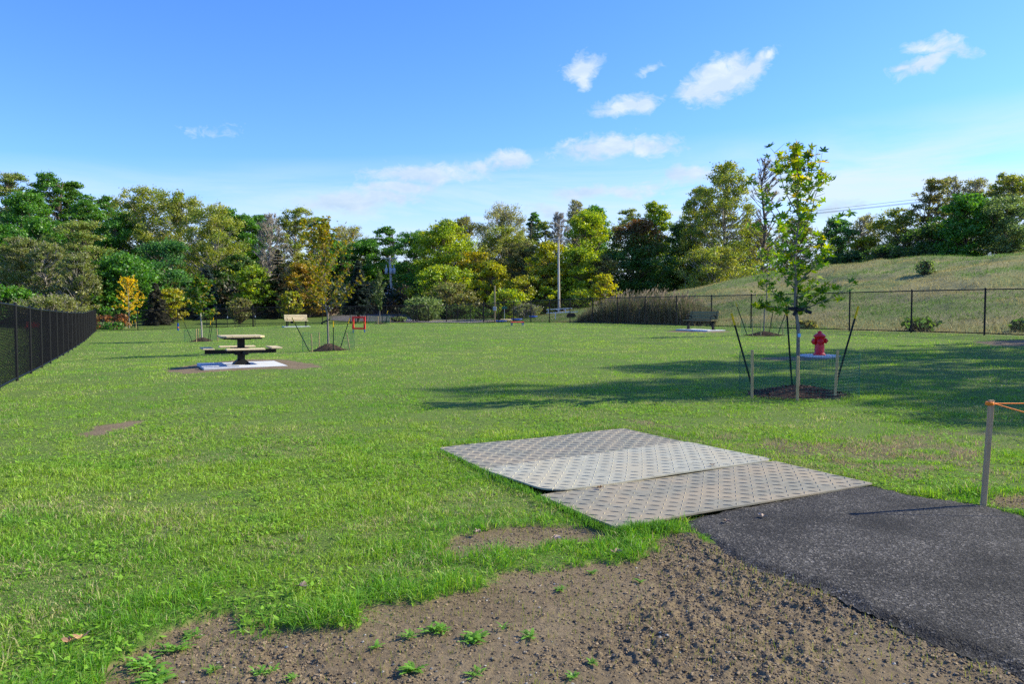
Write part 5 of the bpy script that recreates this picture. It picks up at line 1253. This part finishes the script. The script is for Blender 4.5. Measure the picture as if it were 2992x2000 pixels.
# hydrant
hz = tz(HYD[0], HYD[1], False); m = MB(); rg = np.random.default_rng(4)
m.prism([(.53*math.cos(a)*(1+rg.uniform(-.05,.05)), .53*math.sin(a)*(1+rg.uniform(-.05,.05))) for a in np.linspace(0,2*PI,40)[:-1]], -.05, .028)
o = m.build('concrete_pad', M_CONC); o.location = (HYD[0], HYD[1], hz); tag(o, 'rough white round pad under the red hydrant', 'concrete pad')
Hd = empty('fire_hydrant', (HYD[0], HYD[1], hz+.03), label='glossy red toy-like fire hydrant on a white round pad', cat='fire hydrant')
m = MB(); m.lathe((0,0,0), [(.165,0),(.165,.03),(.145,.045),(.132,.06),(.125,.40),(.128,.47),(.14,.485),(.14,.50),(.10,.51)], 28); m.build('barrel', M_RED, Hd, True)
m = MB(); m.lathe((0,0,.495), [(.10,0),(.165,.008),(.168,.035),(.150,.06),(.10,.095),(.065,.11),(.055,.15),(.035,.165),(.018,.18)], 28); m.build('bonnet', M_RED, Hd, True)
for sx, rr_, zz in ((-1,.085,.375),(1,.075,.395)):
    m = MB(); m.lathe((sx*.11,0,zz), [(rr_*.75,0),(rr_*.75,.035),(rr_,.04),(rr_,.075),(rr_*.7,.09),(.025,.095),(.025,.12)], 20, roty(sx*PI/2)); m.build('side_outlet', M_RED, Hd, True)
m = MB(); m.lathe((-.03,-.10,.375), [(.07,0),(.07,.03),(.085,.035),(.085,.07),(.03,.085),(.028,.11)], 20, rotx(PI/2)); m.build('front_outlet', M_RED, Hd, True)
# red agility frame
def P3(x, D): g = gnd(x, D); return g
r0 = gnd(1048.5, 49.5); Ag = empty('agility_hurdle', r0, -.12, label='red square jump frame standing on short legs in the field', cat='agility hurdle')
m = MB()
for sx in (-1,1): m.box((sx*.38,0,.62),(.12,.08,.80), ch=.006)
m.build('side_post', M_REDP, Ag); 
m = MB(); m.box((0,0,.985),(.88,.085,.11), ch=.006); m.build('top_bar', M_REDP, Ag); m = MB(); m.box((0,0,.265),(.64,.079,.11), ch=.006); m.build('bottom_bar', M_REDP, Ag)
for sx in (-1,1): m = MB(); m.tube([(sx*.38,0,-.03),(sx*.38,0,.22)], .03, 8); m.build('leg', M_BLUEP, Ag); m = MB(); m.box((sx*.38,-.045,.62),(.05,.006,.16)); m.build('yellow_sticker', M_YEL, Ag)
# red low platform
r1 = gnd(1511, 50); Pl = empty('low_platform', r1, .1, label='low red platform on blue legs near the far fence', cat='agility platform'); m = MB(); m.box((0,0,.21),(.84,.84,.04), ch=.008); m.build('platform_top', M_REDP, Pl)
for a in (-1,1):
    for b in (-1,1): m = MB(); m.tube([(a*.36,b*.36,-.03),(a*.36,b*.36,.19)], .028, 8); m.build('leg', M_BLUEP, Pl)
# blue post
r2 = gnd(520, 60.5); Bp = empty('agility_post', r2, label='short blue post with an orange band before the far left fence', cat='post'); m = MB(); m.box((0,0,.28),(.11,.07,.62), ch=.006); m.build('post', M_BLUEP, Bp); m = MB(); m.box((0,0,.25),(.118,.078,.09)); m.build('orange_band', M_ORG, Bp)
# near wooden stake and rope
b0 = hit(2872,1483); b1 = at(2897,1170,b0[1]); wstake(b0, b1, 'weathered grey stake with an orange rope tied to its head, beside the asphalt', .04, M_GREYWOOD, None)
def rope(p, q, sag, r):
    n = 40; pts = [p+(q-p)*k/n - np.array([0,0,4*sag*(k/n)*(1-k/n)]) for k in range(n+1)]; return pts
m = MB(); kn = at(2903,1180,b0[1]); e1 = at(3300,1170,b0[1]+.25); e2 = at(3330,1290,b0[1]-.2)
m.tube(rope(kn, e1, .008, 0), .0045, 6); m.tube(rope(kn, e2, .01, 0), .0045, 6); m.lathe(kn-[.03,0,.012], [(.026,0),(.030,.005),(.030,.02),(.026,.025)], 10)
o = m.build('rope', M_ORG); tag(o, 'thin orange rope tied to the weathered stake and running off to the right', 'rope')
g_ = gnd(2992+330, b0[1]+.1); wstake(g_, e1, 'far stake holding the other end of the orange rope', .04, M_GREYWOOD, None)
# ------------------------------------------------------------------ poles and wires
p1 = gnd(1140, 118); zt = at(1140,749,118)[2]-p1[2]; U1 = empty('utility_pole', p1, -.12, label='wooden utility pole carrying three grey transformers and a crossarm', cat='utility pole')
m = MB(); m.tube([(.35,0,-.3),(0,0,zt)], [.21,.15], 10); m.build('pole', M_POLE, U1)
m = MB(); m.box((0,-.15,zt-.35),(2.5,.11,.13)); m.beam((-.7,-.14,zt-.4),(0,-.1,zt-1.1),.05,.05); m.beam((.7,-.14,zt-.4),(0,-.1,zt-1.1),.05,.05); m.build('crossarm', M_POLE, U1)
for k in (-1.15,-.75,.0,.75,1.15): m = MB(); m.lathe((k,-.15,zt-.28), [(.03,0),(.07,.05),(.07,.12),(.04,.2)], 8); m.build('insulator', M_GALV, U1)
for x_, y_ in ((-.55,0),(.25,-.3),(.62,.1)):
    m = MB(); m.lathe((x_,y_,zt-2.7),[(.2,0),(.235,.03),(.235,.78),(.2,.84),(.06,.86),(.05,1.05),(.08,1.1),(.04,1.4)],14); m.build('transformer', M_TRANSF, U1, True)
p2 = gnd(1631, 88); zt2 = at(1631,693,88)[2]-p2[2]; U2 = empty('utility_pole', p2, .05, label='tall smooth grey pole with one long crossarm', cat='utility pole')
m = MB(); m.tube([(0.1,0,-.3),(0,0,zt2)], [.145,.10], 12); m.build('pole', M_POLE, U2); m = MB(); m.box((0,-.14,zt2-.28),(2.9,.1,.13)); m.build('crossarm', M_POLE, U2)
for k in (-1.35,-.55,.65,1.35): m = MB(); m.lathe((k,-.14,zt2-.215), [(.03,0),(.06,.05),(.06,.12),(.03,.17)], 8); m.build('insulator', M_GALV, U2)
p3 = gnd(1446, 68); zt3 = at(1446,835,68)[2]-p3[2]; U3 = empty('meter_post', p3, .0, label='short square wooden post with a grey electric box beyond the fence', cat='post'); m = MB(); m.box((0,0,zt3/2),(.14,.14,zt3), ch=.01); m.build('post', M_STAKE, U3)
m = MB(); m.box((-.01,-.13,1.24),(.32,.12,.36), ch=.02); m.build('electric_box', M_TRANSF, U3)
# far side pole out of the picture, wires
q1 = np.array([40.,45.]); qz = 9.9
def wire(a, b, sag, r, label):
    n = 30; m = MB(); m.tube([a+(b-a)*k/n-np.array([0,0,4*sag*(k/n)*(1-k/n)]) for k in range(n+1)], r, 4); o = m.build('overhead_wire', M_BLACK); tag(o, label, 'wire', 'overhead wires from the grey pole')
for k, dz in ((-1.35,0),(.65,0.02),(1.35,.04)):
    wire(np.array([p2[0]+k, 88-.14, p2[2]+zt2-.05]), np.array([40+k*.5, 45+k*.6, qz+dz-.2]), .22, .011, {-1.35:'overhead wire from the outer left end of the grey pole crossarm',.65:'overhead wire from the inner right part of the grey pole crossarm',1.35:'overhead wire from the outer right end of the grey pole crossarm'}[k])
wire(np.array([p2[0], 88-.2, p2[2]+6.4]), np.array([42,42.,5.6]), .5, .016, 'single lower wire crossing in front of the grassy slope')
for k in (-1.1,1.1): wire(np.array([p1[0]+k,118-.1,p1[2]+zt-.15]), np.array([p2[0]+k,88-.14,p2[2]+zt2-.05]), .9, .012, 'upper overhead wire between the two poles, '+('farther' if k < 0 else 'nearer')+' strand')
q = empty('utility_pole', (40.5,45,tz(40.5,45,False)), label='utility pole on the slope outside the picture', cat='utility pole'); m = MB(); m.tube([(0,0,-.3),(0,0,qz-tz(40.5,45,False)+.1)],[.17,.12],10); m.build('pole', M_POLE, q); m = MB(); m.box((0,-.14,qz-tz(40.5,45,False)-.25),(2.6,.1,.12)); m.build('crossarm', M_POLE, q)
# ------------------------------------------------------------------ parking lot, drive
def sheet(name, pts, dz, col, col2):
    # gridded sheet that follows the ground
    poly = np.array([hit(*p)[:2] for p in pts]); lo, hi = poly.min(0), poly.max(0); s = .8
    xs = np.arange(lo[0], hi[0]+s, s); ys = np.arange(lo[1], hi[1]+s, s); XX, YY = np.meshgrid(xs, ys, indexing='ij'); Q = np.c_[XX.ravel(), YY.ravel()]
    d = polysdf(Q, poly); I = np.arange(len(Q)).reshape(XX.shape); q = np.stack([I[:-1,:-1],I[1:,:-1],I[1:,1:],I[:-1,1:]],-1).reshape(-1,4); q = q[(d[q] < .6).any(1)]
    o = mk(name, np.c_[Q, terrain(Q[:,0],Q[:,1],False)+dz], q, np.full(len(q),4), mat(name, col, .9, .1, 2, .2, 40, col2=col2), smooth=True); tag(o, kind='structure')
sheet('parking_lot', [(1180,943.5),(1440,943.5),(1425,938),(1290,932.5),(1180,934)], .06, (.26,.235,.22), (.36,.32,.30))
sheet('driveway', [(985,935),(1110,941),(1180,935),(1170,906),(1120,903),(1020,915)], .05, (.09,.085,.08), (.14,.13,.12))
# ------------------------------------------------------------------ buildings
def house(x0, x1, D, depth, ye, yr, wallm, label, cat='house', rz=0, wins=(), door=None, name='house', roofm=None, ridge='x', over=.35):
    a, b = gnd(x0, D), gnd(x1, D); c = (a+b)/2; w = b[0]-a[0]; z0 = min(a[2], b[2])-.2; ze = at(x0, ye, D)[2]-z0; zr = at(x0, yr, D)[2]-z0
    B = empty(name, (c[0], c[1]+depth/2, z0), rz, label=label, cat=cat)
    m = MB(); m.box((0,0,ze/2),(w,depth,ze))
    if ridge == 'y':
        m.add([(-w/2,-depth/2,ze),(w/2,-depth/2,ze),(0,-depth/2,zr-.05),(-w/2,depth/2,ze),(w/2,depth/2,ze),(0,depth/2,zr-.05)],[(0,1,2),(5,4,3)])
    else:
        m.add([(-w/2,-depth/2,ze),(-w/2,depth/2,ze),(-w/2,0,zr-.05),(w/2,-depth/2,ze),(w/2,depth/2,ze),(w/2,0,zr-.05)],[(2,1,0),(3,4,5)])
    m.build('wall', wallm, B); m = MB(); t = .16; o_ = over
    if ridge == 'x':
        k = (zr-ze)/(depth/2)
        for sg_ in (-1,1):
            e = np.array([0, sg_*(depth/2+o_), ze-k*o_]); r_ = np.array([0,0,zr]); v = []
            for xx in (-w/2-o_, w/2+o_):
                for p in (e, r_): v += [(xx,p[1],p[2]+.02),(xx,p[1],p[2]+.02+t)]
            m.add(v, [(0,1,3,2),(4,6,7,5),(0,4,5,1),(2,3,7,6),(1,5,7,3),(0,2,6,4)])
    else:
        k = (zr-ze)/(w/2)
        for sg_ in (-1,1):
            e = np.array([sg_*(w/2+o_), 0, ze-k*o_]); r_ = np.array([0,0,zr]); v = []
            for yy in (-depth/2-o_, depth/2+o_):
                for p in (e, r_): v += [(p[0],yy,p[2]+.02),(p[0],yy,p[2]+.02+t)]
            m.add(v, [(0,1,3,2),(4,6,7,5),(0,4,5,1),(2,3,7,6),(1,5,7,3),(0,2,6,4)])
    m.build('roof', roofm or M_SHINGLE, B)
    for (wx, wz, ww, wh) in wins:
        m = MB(); m.box((wx,-depth/2-.03,wz),(ww,.08,wh)); fr = m.build('window', M_WHITE, B); m = MB(); m.box((wx,-depth/2-.06,wz),(ww-.14,.05,wh-.14)); m.build('pane', M_GLASS, fr)
    if door: m = MB(); m.box((door[0],-depth/2-.03,door[1]/2+door[3]),(door[2],.08,door[1])); m.build('door', M_WHITE, B)
    return B
house(728, 958, 92, 9, 908, 888, M_BRICK, 'brown brick bungalow behind the far left fence', wins=((-2.6,1.5,1.3,1.1),(1.2,1.5,1.6,1.1),(3.6,1.5,.8,1.1)), door=(-.6,2.0,.95,.2), ridge='x')
house(955, 1072, 128, 9, 893, 862, M_SIDING, 'low building with a blue-grey roof between the two spruces', ridge='x', wins=((-1,1.6,1.2,1.0),))
bn = house(1079, 1172, 132, 9, 868, 838, M_SIDING, 'white barn with vertical boards and a pale door', 'barn', name='barn', ridge='y', roofm=M_WHITE, door=(1.4,1.15,1.5,1.0+.4), over=.2)
m = MB(); 
for k in range(16): m.box((-2.55+k*.34, -4.53, 1.75),(.06,.05,3.4))
m.build('batten', mat('batten', (.35,.40,.48), .7), bn)
house(1795, 1925, 135, 8, 820, 798, M_SIDING, 'white building glimpsed through the dark maple', ridge='x', roofm=M_WHITE, wins=((-1.5,3.4,1.2,1.0),(2.0,3.4,1.2,1.0)))
# pickup truck
def wheel(B, x, y, r=.38):
    m = MB(); m.lathe((x,y,r), [(r*.62,-.12),(r*.96,-.12),(r,-.07),(r,.07),(r*.96,.12),(r*.62,.12)], 20, rotx(PI/2)); t = m.build('wheel', M_TYRE, B); m = MB(); m.lathe((x,y,r), [(r*.6,-.10),(r*.6,.10)], 16, rotx(PI/2)); m.build('rim', M_CHROME, t)
def vehicle(name, x, D, rz, paint, label, cat, pickup=True):
    g = gnd(x, D); B = empty(name, g, rz, label=label, cat=cat); m = MB()
    side = [(-2.6,.45),(-2.65,.95),(-.55,1.02),(-.35,1.0),(.75,1.0),(2.35,.98),(2.6,.85),(2.65,.45)] if pickup else [(-2.1,.35),(-2.15,.85),(-1.7,.92),(1.0,.90),(2.0,.78),(2.15,.6),(2.15,.35)]
    n = len(side); w = .95; v = [(a,-w,b) for a, b in side]+[(a,w,b) for a, b in side]; m.add(v, [tuple(range(n)), tuple(range(2*n-1,n-1,-1))]+[(i,n+i,n+(i+1)%n,(i+1)%n) for i in range(n)]); m.build('body', paint, B)
    cab = [(-.5,1.01),(-.35,1.72),(.75,1.75),(1.35,1.01)] if pickup else [(-1.5,.91),(-1.0,1.38),(.4,1.40),(1.1,.90)]
    m = MB(); w2 = .8; n = 4; v = [(a,-w2*(1 if b < 1.2 else .88),b+.003) for a, b in cab]+[(a,w2*(1 if b < 1.2 else .88),b+.003) for a, b in cab]; m.add(v, [(0,1,2,3),(7,6,5,4)]+[(i,n+i,n+(i+1)%n,(i+1)%n) for i in range(n)]); m.build('cab', paint, B)
    z0, z1 = cab[0][1]+.12, cab[1][1]-.1; m = MB(); m.add([(cab[0][0]+.15,-w2-.004,z0),(cab[3][0]-.3,-w2-.004,z0),(cab[2][0]-.1,-w2*.90-.004,z1),(cab[1][0]+.08,-w2*.90-.004,z1)],[(0,1,2,3)]); m.build('side_window', M_GLASS, B)
    for xx in ((-1.65,1.75) if pickup else (-1.3,1.35)):
        for yy in (-.86,.86): wheel(B, xx, yy, .4 if pickup else .32)
    m = MB(); m.box((2.66 if pickup else 2.15,-.6,.78 if pickup else .62),(.04,.3,.16)); m.build('headlight', M_WHITE, B)
vehicle('pickup_truck', 1150, 122, PI-.35, M_TRUCK, 'black pickup truck parked in front of the white barn', 'pickup truck')
vehicle('parked_car', 1082, 126, .3, M_REDP, 'red car glimpsed beside the dark spruce near the barn', 'car', False)
# red thing seen through left fence, red hydrant outside the corner
g = gnd(96, 60); Rb = empty('red_bench', g, .35, label='red bench seen through the long left fence', cat='bench'); m = MB(); m.box((0,0,.45),(1.0,.4,.06)); m.build('seat', M_REDP, Rb); m = MB(); m.box((0,.2,.70),(1.0,.05,.35)); m.build('backrest', M_REDP, Rb)
for sx in (-1,1): m = MB(); m.box((sx*.42,0,.21),(.05,.35,.42)); m.build('leg', M_BLACKMETAL, Rb)
g = gnd(337, 68.8); R2 = empty('fire_hydrant', g, label='small red hydrant outside the fence near the rust-coloured bushes', cat='fire hydrant'); m = MB(); m.lathe((0,0,0),[(.13,0),(.12,.03),(.10,.05),(.10,.38),(.13,.40),(.13,.43),(.09,.48),(.03,.55)],14); m.build('barrel', M_REDP, R2, True)
m = MB(); m.lathe((-.17,0,.30),[(.06,0),(.06,.34)],10,roty(PI/2)); m.build('side_outlet', M_REDP, R2)
# boats, sign, trailer beyond the fence
def kayak(x, D, L, rz, m_, label, group=None):
    g = gnd(x, D); n = 14; V = []; 
    for i in range(n+1):
        f = i/n; w = .36*math.sin(PI*min(max(f,.02),.98))**.6; h = .28*(math.sin(PI*min(max(f,.02),.98))**.3)
        for a in np.linspace(0, 2*PI, 11)[:-1]: V.append(((f-.5)*L*.62, w*math.cos(a), .14+h*.36*math.sin(a)+.12*abs(f-.5)**2*4*.5))
    fc = [(i*10+j, i*10+(j+1)%10, (i+1)*10+(j+1)%10, (i+1)*10+j) for i in range(n) for j in range(10)]+[tuple(range(10)), tuple(n*10+k for k in range(10))]
    o = mk('kayak', V, [k for f in fc for k in f], [len(f) for f in fc], m_, smooth=True); o.location = Vector(g); o.rotation_euler = (0,0,rz); tag(o, label, 'kayak', group)
kayak(1482, 74, 2.2, .25, M_LUMBER, 'yellow kayak on the grass beyond the fence'); kayak(1463, 70.5, 1.9, -.5, M_BLUEP, 'blue kayak nearest the short wooden post'); kayak(1510, 73, 1.7, .1, M_BLUEP, 'blue kayak just right of the yellow one'); kayak(1558, 74, 1.3, .2, M_BLUEP, 'darker blue kayak closest to the tall grey pole')
g = gnd(1474, 76); Sg = empty('park_sign', g, label='small green sign on a post beyond the fence', cat='sign'); m = MB(); m.tube([(0,0,0),(0,0,1.5)],.03,6); m.build('post', M_GALV, Sg); m = MB(); m.box((0,-.05,1.33),(.52,.03,.24)); m.build('panel', M_SIGN, Sg)
g = gnd(1640, 68); Tr = empty('boat_trailer', g, .12, label='white boat trailer frame beyond the fence, behind the tall grey pole', cat='trailer'); m = MB()
for zz in (.55,.86): m.beam((-1.25,-.4,zz),(.9 if zz > .6 else 1.4,-.4,zz+.12),.06,.06); m.beam((-1.25,.5,zz),(.9,.5,zz+.12),.06,.06)
for xx in (-1.25,-.35,.3): m.beam((xx,-.4,.55),(xx,-.4,.92),.05,.05,up=(1,0,0)); m.beam((xx,-.4,.86),(xx,.5,.86),.05,.05)
m.beam((-.6,-.4,0),(-.6,-.4,.6),.06,.06,up=(1,0,0)); m.build('frame', M_WHITE, Tr)
for yy in (-.6,.7): m = MB(); m.lathe((.9,yy,.28), [(.28,-.08),(.28,.08)], 14, rotx(PI/2)); m.build('wheel', M_TYRE, Tr)
print('objects', time.time()-T0)
# ------------------------------------------------------------------ sky, clouds, sun, camera
w = bpy.data.worlds.new('World'); bpy.context.scene.world = w; w.use_nodes = True; nt = w.node_tree; nt.nodes.clear(); L = nt.links
out = nd(nt, 'ShaderNodeOutputWorld'); sky = nd(nt, 'ShaderNodeTexSky', sky_type='NISHITA'); sky.sun_disc = False
sky.sun_elevation = SUN_EL; sky.sun_rotation = SUN_AZ; sky.air_density = 1.0; sky.dust_density = .35; sky.ozone_density = 2.2; sky.altitude = 200
bg = nd(nt, 'ShaderNodeBackground'); bg.inputs[1].default_value = .145
hs = nd(nt, 'ShaderNodeHueSaturation'); hs.inputs['Saturation'].default_value = 1.2; L.new(sky.outputs[0], hs.inputs['Color']); tn = nd(nt, 'ShaderNodeMix', data_type='RGBA', blend_type='MULTIPLY'); tn.inputs[0].default_value = 1; tn.inputs[7].default_value = (.64,.81,1.27,1); L.new(hs.outputs[0], tn.inputs[6]); L.new(tn.outputs[2], bg.inputs[0])
tcn = nd(nt, 'ShaderNodeTexCoord'); sep = nd(nt, 'ShaderNodeSeparateXYZ'); L.new(tcn.outputs['Generated'], sep.inputs[0])
def mth(op, a, b=None, c=None, clamp=False):
    n = nd(nt, 'ShaderNodeMath', operation=op); n.use_clamp = clamp
    for i, v in enumerate((a, b, c)):
        if v is None: continue
        if isinstance(v, (int, float)): n.inputs[i].default_value = v
        else: L.new(v, n.inputs[i])
    return n.outputs[0]
az = mth('ARCTAN2', sep.outputs[0], sep.outputs[1]); el = mth('ARCSINE', sep.outputs[2])
cmb = nd(nt, 'ShaderNodeCombineXYZ'); L.new(az, cmb.inputs[0]); L.new(el, cmb.inputs[1])
def noise(vec, sc, det, rough=.6, dist=0, scl=(1,1,1)):
    mp = nd(nt, 'ShaderNodeMapping'); mp.inputs['Scale'].default_value = scl; L.new(vec, mp.inputs[0])
    n = nd(nt, 'ShaderNodeTexNoise'); n.inputs['Scale'].default_value = sc; n.inputs['Detail'].default_value = det; n.inputs['Roughness'].default_value = rough; n.inputs['Distortion'].default_value = dist
    L.new(mp.outputs[0], n.inputs['Vector']); return n.outputs['Fac']
def azel(x, y):
    p = at(x, y, 100.) - np.array([0,0,EYE]); return math.atan2(p[0], p[1]), math.asin(p[2]/np.linalg.norm(p))
CL = [  # x, y, half width, half height, tilt, strength  (full-size pixels of direction)
 (1700,200,75,42,.25,1.0),(1705,232,34,40,0,.85),(1890,206,34,16,0,.55),
 (2100,232,120,62,.28,1.25),(2040,262,62,40,0,1.1),(2210,195,75,34,.5,1.0),(2255,170,32,24,.9,.8),
 (1835,305,110,32,.12,1.1),(1880,298,60,34,0,1.0),
 (2735,128,85,22,.0,.9),(2725,175,95,26,.35,.9),(2640,200,50,20,.1,.7),(2830,145,40,26,-.4,.6),
 (1800,430,190,38,.02,1.1),(1790,415,90,34,0,1.0),
 (1490,470,85,34,.05,1.0),(1400,490,70,28,0,.75),(1240,512,200,34,.0,1.05),(1160,552,130,28,0,1.05),(1010,590,160,34,.08,1.1),(1130,578,110,28,0,1.0),
 (2010,510,100,34,.1,.9),(1700,563,95,28,.1,.9),(1840,555,120,26,0,.8),(1600,620,70,28,0,.7),(2440,600,80,26,0,.8),(2270,520,90,50,0,.45),(620,388,60,16,0,.1),(1010,672,60,12,0,.5),(2250,470,30,20,0,.6)]
mask = None
nw = noise(cmb.outputs[0], 22, 3, .5); nw2 = noise(cmb.outputs[0], 22, 3, .5, 0, (1,1.3,1))
# warp the lookup so edges are ragged
wv = nd(nt, 'ShaderNodeCombineXYZ'); L.new(mth('MULTIPLY', mth('SUBTRACT', nw, .5), .035), wv.inputs[0]); L.new(mth('MULTIPLY', mth('SUBTRACT', nw2, .5), .03), wv.inputs[1])
va = nd(nt, 'ShaderNodeVectorMath', operation='ADD'); L.new(cmb.outputs[0], va.inputs[0]); L.new(wv.outputs[0], va.inputs[1])
for (x, y, hw, hh, tl, stg) in CL:
    a_, e_ = azel(x, y); mp = nd(nt, 'ShaderNodeMapping', vector_type='TEXTURE'); mp.inputs['Location'].default_value = (a_, e_, 0); mp.inputs['Rotation'].default_value = (0,0,tl); mp.inputs['Scale'].default_value = (hw/F*1.06, hh/F*1.02, 1)
    L.new(va.outputs[0], mp.inputs[0]); ln = nd(nt, 'ShaderNodeVectorMath', operation='LENGTH'); L.new(mp.outputs[0], ln.inputs[0])
    v = mth('MULTIPLY', mth('SUBTRACT', 1.0, ln.outputs['Value']), stg); mask = v if mask is None else mth('MAXIMUM', mask, v)
dn = noise(cmb.outputs[0], 55, 7, .68, .6, (1,1.5,1)); dn2 = noise(cmb.outputs[0], 16, 5, .6, .3, (1,2,1))
dens = mth('MULTIPLY', mth('ADD', mask, mth('MULTIPLY', mth('SUBTRACT', dn, .52), 1.45)), 1.65, clamp=True)
# thin high veil near the horizon
veil = mth('MULTIPLY', mth('SUBTRACT', mth('MULTIPLY_ADD', az, .06, .205), el), 14, clamp=True)
vn_ = noise(cmb.outputs[0], 3.2, 6, .6, .8, (1,7,1)); veil = mth('MULTIPLY', veil, mth('MULTIPLY_ADD', vn_, 2.6, -.70, clamp=True), clamp=True)
low = mth('MULTIPLY', mth('SUBTRACT', mth('MULTIPLY_ADD', az, .03, .160), el), 12.0, clamp=True); veil = mth('MULTIPLY', mth('MAXIMUM', veil, mth('MULTIPLY', low, .95)), .93, clamp=True)
bgv = nd(nt, 'ShaderNodeBackground'); bgv.inputs[0].default_value = (.70,.84,.98,1); bgv.inputs[1].default_value = .68
bgc = nd(nt, 'ShaderNodeBackground'); bgc.inputs[1].default_value = .66
cr = nd(nt, 'ShaderNodeMix', data_type='RGBA'); shade = mth('MULTIPLY_ADD', dn2, 2.4, -.75, clamp=True); lowc = mth('MULTIPLY', mth('SUBTRACT', el, .10), 7.0, clamp=True)
shade = mth('MAXIMUM', shade, mth('MULTIPLY', lowc, mth('MULTIPLY', dens, .35)), clamp=True)
shade = mth('MULTIPLY', shade, mth('MULTIPLY_ADD', mth('MULTIPLY', mth('SUBTRACT', el, .14), 11.0, clamp=True), .35, .65)); L.new(shade, cr.inputs[0]); cr.inputs[6].default_value = (.50,.67,.88,1); cr.inputs[7].default_value = (.88,.96,1.0,1); L.new(cr.outputs[2], bgc.inputs[0])
m1 = nd(nt, 'ShaderNodeMixShader'); L.new(veil, m1.inputs[0]); L.new(bg.outputs[0], m1.inputs[1]); L.new(bgv.outputs[0], m1.inputs[2])
m2 = nd(nt, 'ShaderNodeMixShader'); L.new(mth('MULTIPLY', dens, .93), m2.inputs[0]); L.new(m1.outputs[0], m2.inputs[1]); L.new(bgc.outputs[0], m2.inputs[2]); L.new(m2.outputs[0], out.inputs[0])
sd = bpy.data.lights.new('sun', 'SUN'); sd.energy = 5.0; sd.angle = math.radians(.5); sd.color = (1,.925,.70); so = bpy.data.objects.new('sun', sd); C.objects.link(so)
dirv = Vector((math.sin(SUN_AZ)*math.cos(SUN_EL), math.cos(SUN_AZ)*math.cos(SUN_EL), math.sin(SUN_EL))); so.rotation_euler = dirv.to_track_quat('Z', 'Y').to_euler(); so.location = (20,-10,30)
cam = bpy.data.cameras.new('camera'); cam.sensor_width = 36; cam.lens = 36*F/2992; cam.clip_end = 5000; cam.clip_start = .05; co = bpy.data.objects.new('camera', cam); C.objects.link(co); co.location = (0,0,EYE); co.rotation_euler = (PI/2-PITCH, 0, 0)
sc = bpy.context.scene; sc.camera = co; sc.view_settings.view_transform = 'Standard'; sc.view_settings.look = 'None'; sc.view_settings.exposure = .70; sc.view_settings.gamma = 1
sc.cycles.max_bounces = 5; sc.cycles.diffuse_bounces = 3; sc.cycles.transmission_bounces = 3; sc.cycles.glossy_bounces = 2; sc.cycles.use_denoising = False
print('done', time.time()-T0, len(bpy.data.objects))
